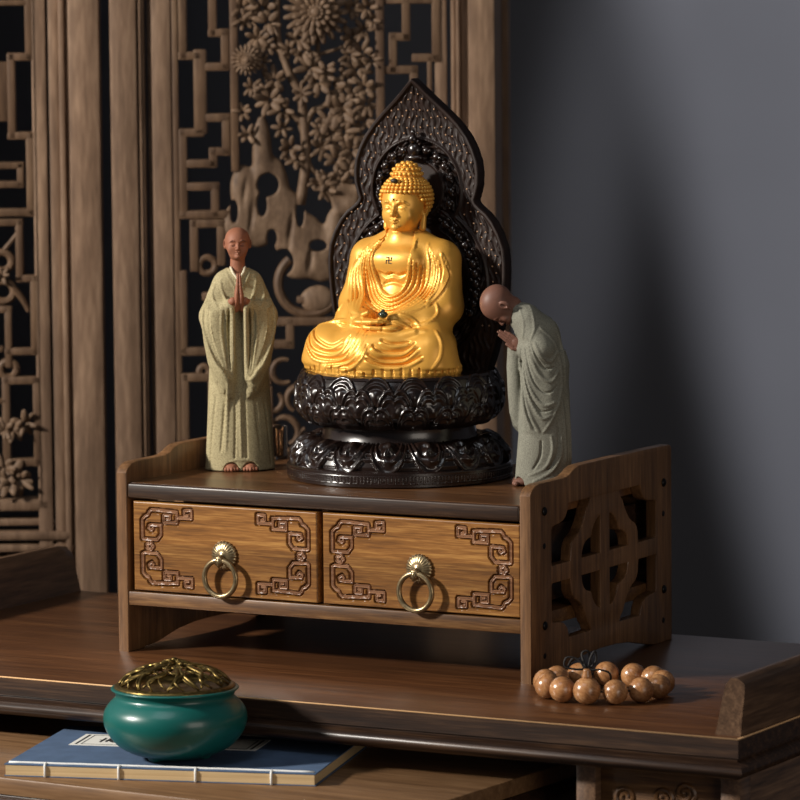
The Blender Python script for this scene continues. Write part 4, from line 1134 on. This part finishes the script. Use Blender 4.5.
def leaf_cluster(bm,px,py,size,rng,n=5,y=.004):
    u,z=S(px,py);k=size*.00113
    n+=2
    for i in range(n):
        a=rng.uniform(0,2*PI) if n<5 else i*2*PI/n+rng.uniform(-.3,.3)
        c=(u+math.cos(a)*k*.15,y+rng.uniform(-.003,.004),z+math.sin(-a)*k*.15)
        petal(bm,c,a,k*rng.uniform(.9,1.25),k*rng.uniform(.45,.62),.0018,rng.uniform(-.2,.7))
def flower(bm,px,py,rad,rings,y=.0):
    u,z=S(px,py);k=rad*.00113
    for ri in range(rings):
        q=1-ri/(rings+.3);m=int(10+9*q)
        for i in range(m):
            a=2*PI*(i+.5*(ri%2))/m
            petal(bm,(u,y-ri*.0035,z),a,k*q,k*.24*(.6+.4*q),.0022,.2+.16*ri)
    ball(bm,(u,y-rings*.0035,z),(k*.2,k*.15,k*.2),sub=2)
def branch(bm,pts,w0,w1,y=.008):
    P=[(S(a,b)[0],y,S(a,b)[1]) for a,b in pts];P=catmull(P,26)
    tube(bm,[tuple(p) for p in P],[(w0+(w1-w0)*i/25)*.00113/2 for i in range(26)],8)
def main_leaf():
    t=leaf_empty('carved_screen_leaf','tall wooden screen leaf carved with chrysanthemums and rocks, behind the statue and standing monk')
    frame_leaf(t,[(113.5,140,.0,.036),(140,147.5,.006,.028),(142.2,144.5,.001,.02),(149.5,154,.02,.014),(154.5,174,.004,.03),
                  (436,449,.006,.026),(453,458,.006,.026),(458,462,.0,.03),(462,470,.008,.026),(470,496.5,-.002,.040)],
               [(150,470,560,600,.004,.03),(154,470,640,700,.0,.036)],M['screen'])
    bm=bmesh.new();w=8.5
    fl=lambda p,w=8.5:fret_line(bm,p,w)
    # left lattice strip
    fl([(182,-30),(182,56),(197,56)]);fl([(200,56),(200,128)],13);fl([(200,133),(183,133),(183,215),(226,215)])
    fl([(212,-30),(212,33),(225,33),(225,67),(207,67)]);fl([(207,118),(226,118),(226,152),(213,152),(213,164),(190,164)]);fl([(190,187),(215,187),(215,215)])
    fl([(177,-30),(177,470)],6)
    bar_px(bm,230,238,-40,172,.016,.002)
    fl([(194,224),(221,224),(221,262)]);fl([(194,224),(194,268)]);fl([(183,275),(183,352),(206,352)]);fl([(185,378),(212,378),(212,400)]);fl([(185,378),(185,455)])
    fl([(206,297),(228,297),(228,330)])
    for (cx,cy,r) in ((207,266,8),(309,284,31),(204,372,5)):
        u,z=S(cx,cy);rr=r*.00113
        a0,a1=(0,2*PI) if r<20 else (-.2,PI+.9)
        P=[(u+rr*math.cos(a),.009,z-rr*math.sin(a)) for a in np.linspace(a0,a1,30)]
        tube(bm,P,.0055 if r>20 else .004,8)
    # lower middle
    fl([(270,322),(336,322)]);fl([(290,322),(290,345),(262,345)]);fl([(262,345),(262,368)]);fl([(270,390),(270,470)],6)
    for (x0,y0,r,a0,a1) in ((284,372,12,1.2,5.2),(272,402,10,3.,7.2),(300,400,13,.4,4.2),(284,432,14,-1.2,2.6),(262,385,8,0,5.),(310,440,12,2,6)):
        u,z=S(x0,y0);rr=r*.00113
        tube(bm,[(u+rr*math.cos(a),.009,z+rr*math.sin(a)) for a in np.linspace(a0,a1,20)],[.0042-.0018*abs(i/19-.5)*2 for i in range(20)],8)
    fl([(268,452),(298,452)],6);fl([(300,300),(345,300)],7)
    # right lattice strip
    bar_px(bm,377,386,-40,470,.016,.002)
    fl([(406,-30),(406,37),(393,37),(393,70),(414,70),(414,120)]);fl([(436,-30),(436,58),(416,58)]);fl([(386,1),(430,1)],6);fl([(414,120),(432,120),(432,170)]);fl([(386,70),(393,70)]);fl([(430,58),(430,140)],5)
    bmobj('lattice',bm,M['lattice'],t,angle=40)
    # rock
    v=Vol((-90,-2,-120),(110,22,260),1.6)
    cu,cz=S(300,250)
    def m(px,py):
        u,z=S(px,py);return ((u-cu)*1000,(z-cz)*1000)
    def blob(px,py,rx,ry,k=8,sub=False,y=9,ry_=8,rot=0):
        a,b=m(px,py);v.ell((a,y,b),(rx*1.13,ry_,ry*1.13),k,sub,ry=rot)
    for b in ((243,190,13,25),(238,225,16,22),(258,222,20,26),(275,200,15,42),(262,160,10,45),(300,240,26,28),(322,262,22,20),(335,230,10,22),(350,205,12,10),(290,215,14,24),(318,300,18,14),(298,262,20,18),(340,190,16,8),(356,172,10,6),(362,190,9,6)):
        blob(*b)
    for b in ((268,185,11,12,3,True),(262,205,5,12,3,True),(284,262,10,13,3,True),(234,212,4,12,2,True),(318,246,9,6,2,True),(300,214,4,14,2,True),(338,262,10,5,2,True),(272,238,5,9,2,True)):
        blob(*b,ry_=20)
    for b in ((252,215,2.5,20),(290,235,2.5,22),(310,262,3,14),(245,190,2.2,16),(328,225,2.5,14)):
        blob(*b,3,True,y=0,ry_=3,rot=8)
    for k in range(9):
        a=math.radians(-20+k*16);a_,b_=m(338,212)
        v.cone((a_,8,b_),(a_+36*math.cos(a),6,b_+30*math.sin(a)),5,1.5,2)
    me=v.mesh('rock');o=meshobj('rock_carving',me,M['carving'],t,smooth=True,loc=(cu,0,cz))
    # stems, leaves and blossoms
    rng=random.Random(5);bm=bmesh.new()
    branch(bm,[(277,-20),(277,30),(280,48),(290,75),(300,95),(304,125),(306,160),(300,205)],6,11)
    branch(bm,[(304,130),(312,112),(326,105),(340,88),(343,60)],7,4);branch(bm,[(303,125),(288,110),(272,92),(262,70)],6,3)
    branch(bm,[(290,75),(278,52),(262,35),(250,18)],5,3);branch(bm,[(315,55),(335,50),(352,40),(368,22)],4,3);branch(bm,[(306,160),(318,175),(340,172),(352,160)],6,3)
    branch(bm,[(296,90),(312,70),(318,45),(314,22)],5,4);branch(bm,[(262,160),(256,130),(268,110)],5,3);branch(bm,[(306,145),(296,120),(284,118)],4,3)
    for p in ((243,8,13),(262,8,13),(268,22,12),(242,20,10),(300,38,12),(303,52,12),(310,68,13),(290,50,9),(258,38,12),(265,45,10),(275,80,12),(252,88,9),(270,100,14),(282,110,12),
              (243,112,9),(248,135,9),(290,148,12),(296,160,10),(302,95,9),(318,82,13),(332,88,14),(345,80,11),(325,72,11),(340,112,16),(328,120,13),(345,105,13),(330,138,13),(322,148,11),
              (344,132,13),(352,150,12),(336,160,12),(320,130,10),(352,38,12),(364,30,11),(350,55,10),(362,52,12),(357,70,12),(368,8,11),(352,8,10),(372,60,9),(365,88,12),(352,96,11),(366,104,12),(348,120,9),
              (325,190,12),(326,180,10),(318,182,9),(282,128,9),(262,62,8),(350,170,12),(372,20,8),(366,120,10),(358,135,10),(340,182,10)):
        leaf_cluster(bm,p[0],p[1],p[2],rng,n=rng.choice((4,5,5)))
    bmobj('leaf_carving',bm,M['carving'],t,smooth=True)
    for (px,py,r,k) in ((316,12,33,4),(247,60,16,3),(300,-6,12,2)):
        bm=bmesh.new();flower(bm,px,py,r,k);bmobj('chrysanthemum',bm,M['carving'],t,smooth=True)
    return t
main_leaf()
def left_leaf():
    t=leaf_empty('carved_screen_leaf','tall wooden screen leaf with stepped lattice at the far left edge of the picture')
    frame_leaf(t,[(35,49.5,.004,.03),(51.5,62,.006,.028),(62,68,.002,.032),(68,72,.010,.022),(72,103,-.001,.040),(-60,-46,.004,.03),(-80,-60,0,.04)],
               [(-60,50,500,512,.004,.03),(-60,62,520,527,.008,.028),(-60,70,532,541,.001,.034),(-60,72,556,700,.012,.022),(-60,74,545,553,.004,.03)],M['screen'])
    bm=bmesh.new();fl=lambda p,w=8.:fret_line(bm,p,w)
    fl([(28,-30),(28,57),(11,57),(11,136),(30,136),(30,213),(-40,213)]);fl([(-40,3),(24,3)],6);bar_px(bm,-30,7,62,122,.014,.006)
    fl([(-40,166),(20,166),(20,185),(-40,185)],7);fl([(-40,223),(19,223),(19,279),(34,279),(34,352),(8,352)],7.5);fl([(2,310),(8,310),(8,365)],7)
    fl([(37,-30),(37,505)],5);fl([(6,381),(37,381),(37,463),(6,463),(6,381)]);fl([(-40,350),(0,350)],6);fl([(-40,402),(4,402)],5)
    fl([(-40,488),(-2,488)],6)
    for (x0,y0,r,a0,a1) in ((2,262,9,0,6.28),(3,292,10,0,6.28),(8,370,8,0,6.28)):
        u,z=S(x0,y0);rr=r*.00113
        tube(bm,[(u+rr*math.cos(a),.009,z+rr*math.sin(a)) for a in np.linspace(a0,a1,22)],.0045,8)
    branch(bm,[(14,290),(22,300),(28,312)],9,4);branch(bm,[(4,250),(12,240),(18,232)],5,4)
    bmobj('lattice',bm,M['lattice'],t,angle=40)
    rng=random.Random(9)
    for grp in (((13,476,16),(20,480,13),(8,484,13),(3,470,14)),((24,424,11),(14,430,11),(5,430,10)),((2,276,8),)):
        bm=bmesh.new()
        for p in grp:leaf_cluster(bm,p[0],p[1],p[2],rng)
        bmobj('leaf_carving',bm,M['carving'],t,smooth=True)
left_leaf()
def back_leaf():
    u=S(497,300)[0]
    o=leaf_empty('carved_screen_leaf','dark narrow end leaf of the folding screen, folded back beside the blue-grey wall',math.radians(86.2),u)
    o.location=(SO[0]+R0[0]*u+FH[0]*.042,SO[1]+R0[1]*u+FH[1]*.042,FLOORZ)
    for a_,b_,n_,y0,y1 in ((0,.05,'post',0,.03),(.38,.42,'post',0,.03),(.05,.38,'panel',.008,.02)):
        bm=bmesh.new();box(bm,a_,b_,y0,y1,0,1.62,bev=.002);bmobj(n_,bm,M['screen'],o)
back_leaf()
# ------------------------------------------------------------------ light
def area(name,loc,target,size,power,col,sy=None,spread=None):
    l=bpy.data.lights.new(name,'AREA');l.energy=power;l.color=col;l.size=size
    if sy:l.shape='RECTANGLE';l.size_y=sy
    if spread:l.spread=math.radians(spread)
    o=bpy.data.objects.new(name,l);link(o);o.location=loc
    d=Vector(target)-Vector(loc);o.rotation_euler=d.to_track_quat('-Z','Y').to_euler();return o
area('window_light',(-2.05,-2.25,1.62),(.2,.1,.2),.3,195,(1,.94,.86))
area('right_fill',(3.2,-1.7,.42),(.2,.1,.1),1.4,17,(1,.88,.76))  # added soft warm fill for the sides facing right, not a window
area('ceiling_light',(.2,-1.6,2.4),(.2,.1,.1),1.2,10,(.9,.95,1))
def spot(name,loc,target,power,ang,blend,sc,col=(.97,.98,1),roll=0):
    l=bpy.data.lights.new(name,'SPOT');l.energy=power;l.color=col;l.spot_size=math.radians(ang);l.spot_blend=blend;l.shadow_soft_size=.05
    o=bpy.data.objects.new(name,l);link(o);o.location=loc;d=Vector(target)-Vector(loc);o.rotation_euler=(d.to_track_quat('-Z','Y')@Matrix.Rotation(math.radians(roll),3,'Z').to_quaternion()).to_euler();o.scale=sc;return o
def wallpt(px,py):
    r=FW+RR*(px-400)/FPX-UU*(py-400)/FPX;return CP+r*(6.48/(r@FH))
spot('wall_spot',(2.2,.4,1.9),wallpt(598,170),230,15,1.0,(.20,1.6,1),roll=-10)
spot('wall_spot',(2.4,.6,1.5),wallpt(862,330),620,16,.5,(.40,3.4,1),roll=13)
w=bpy.data.worlds.new('World');SC.world=w;w.use_nodes=True
w.node_tree.nodes['Background'].inputs[0].default_value=(.62,.64,.72,1);w.node_tree.nodes['Background'].inputs[1].default_value=.075
# ------------------------------------------------------------------ camera
cd=bpy.data.cameras.new('camera');cam=bpy.data.objects.new('camera',cd);link(cam)
cam.location=CP
cam.rotation_euler=Matrix((RR,UU,-FW)).transposed().to_euler()
cd.sensor_width=36;cd.lens=FPX/800*36;cd.clip_start=.1;cd.clip_end=50
cd.dof.use_dof=True;cd.dof.focus_distance=4.38;cd.dof.aperture_fstop=11
SC.camera=cam
SC.view_settings.view_transform='Standard';SC.view_settings.look='None';SC.view_settings.exposure=0;SC.view_settings.gamma=1
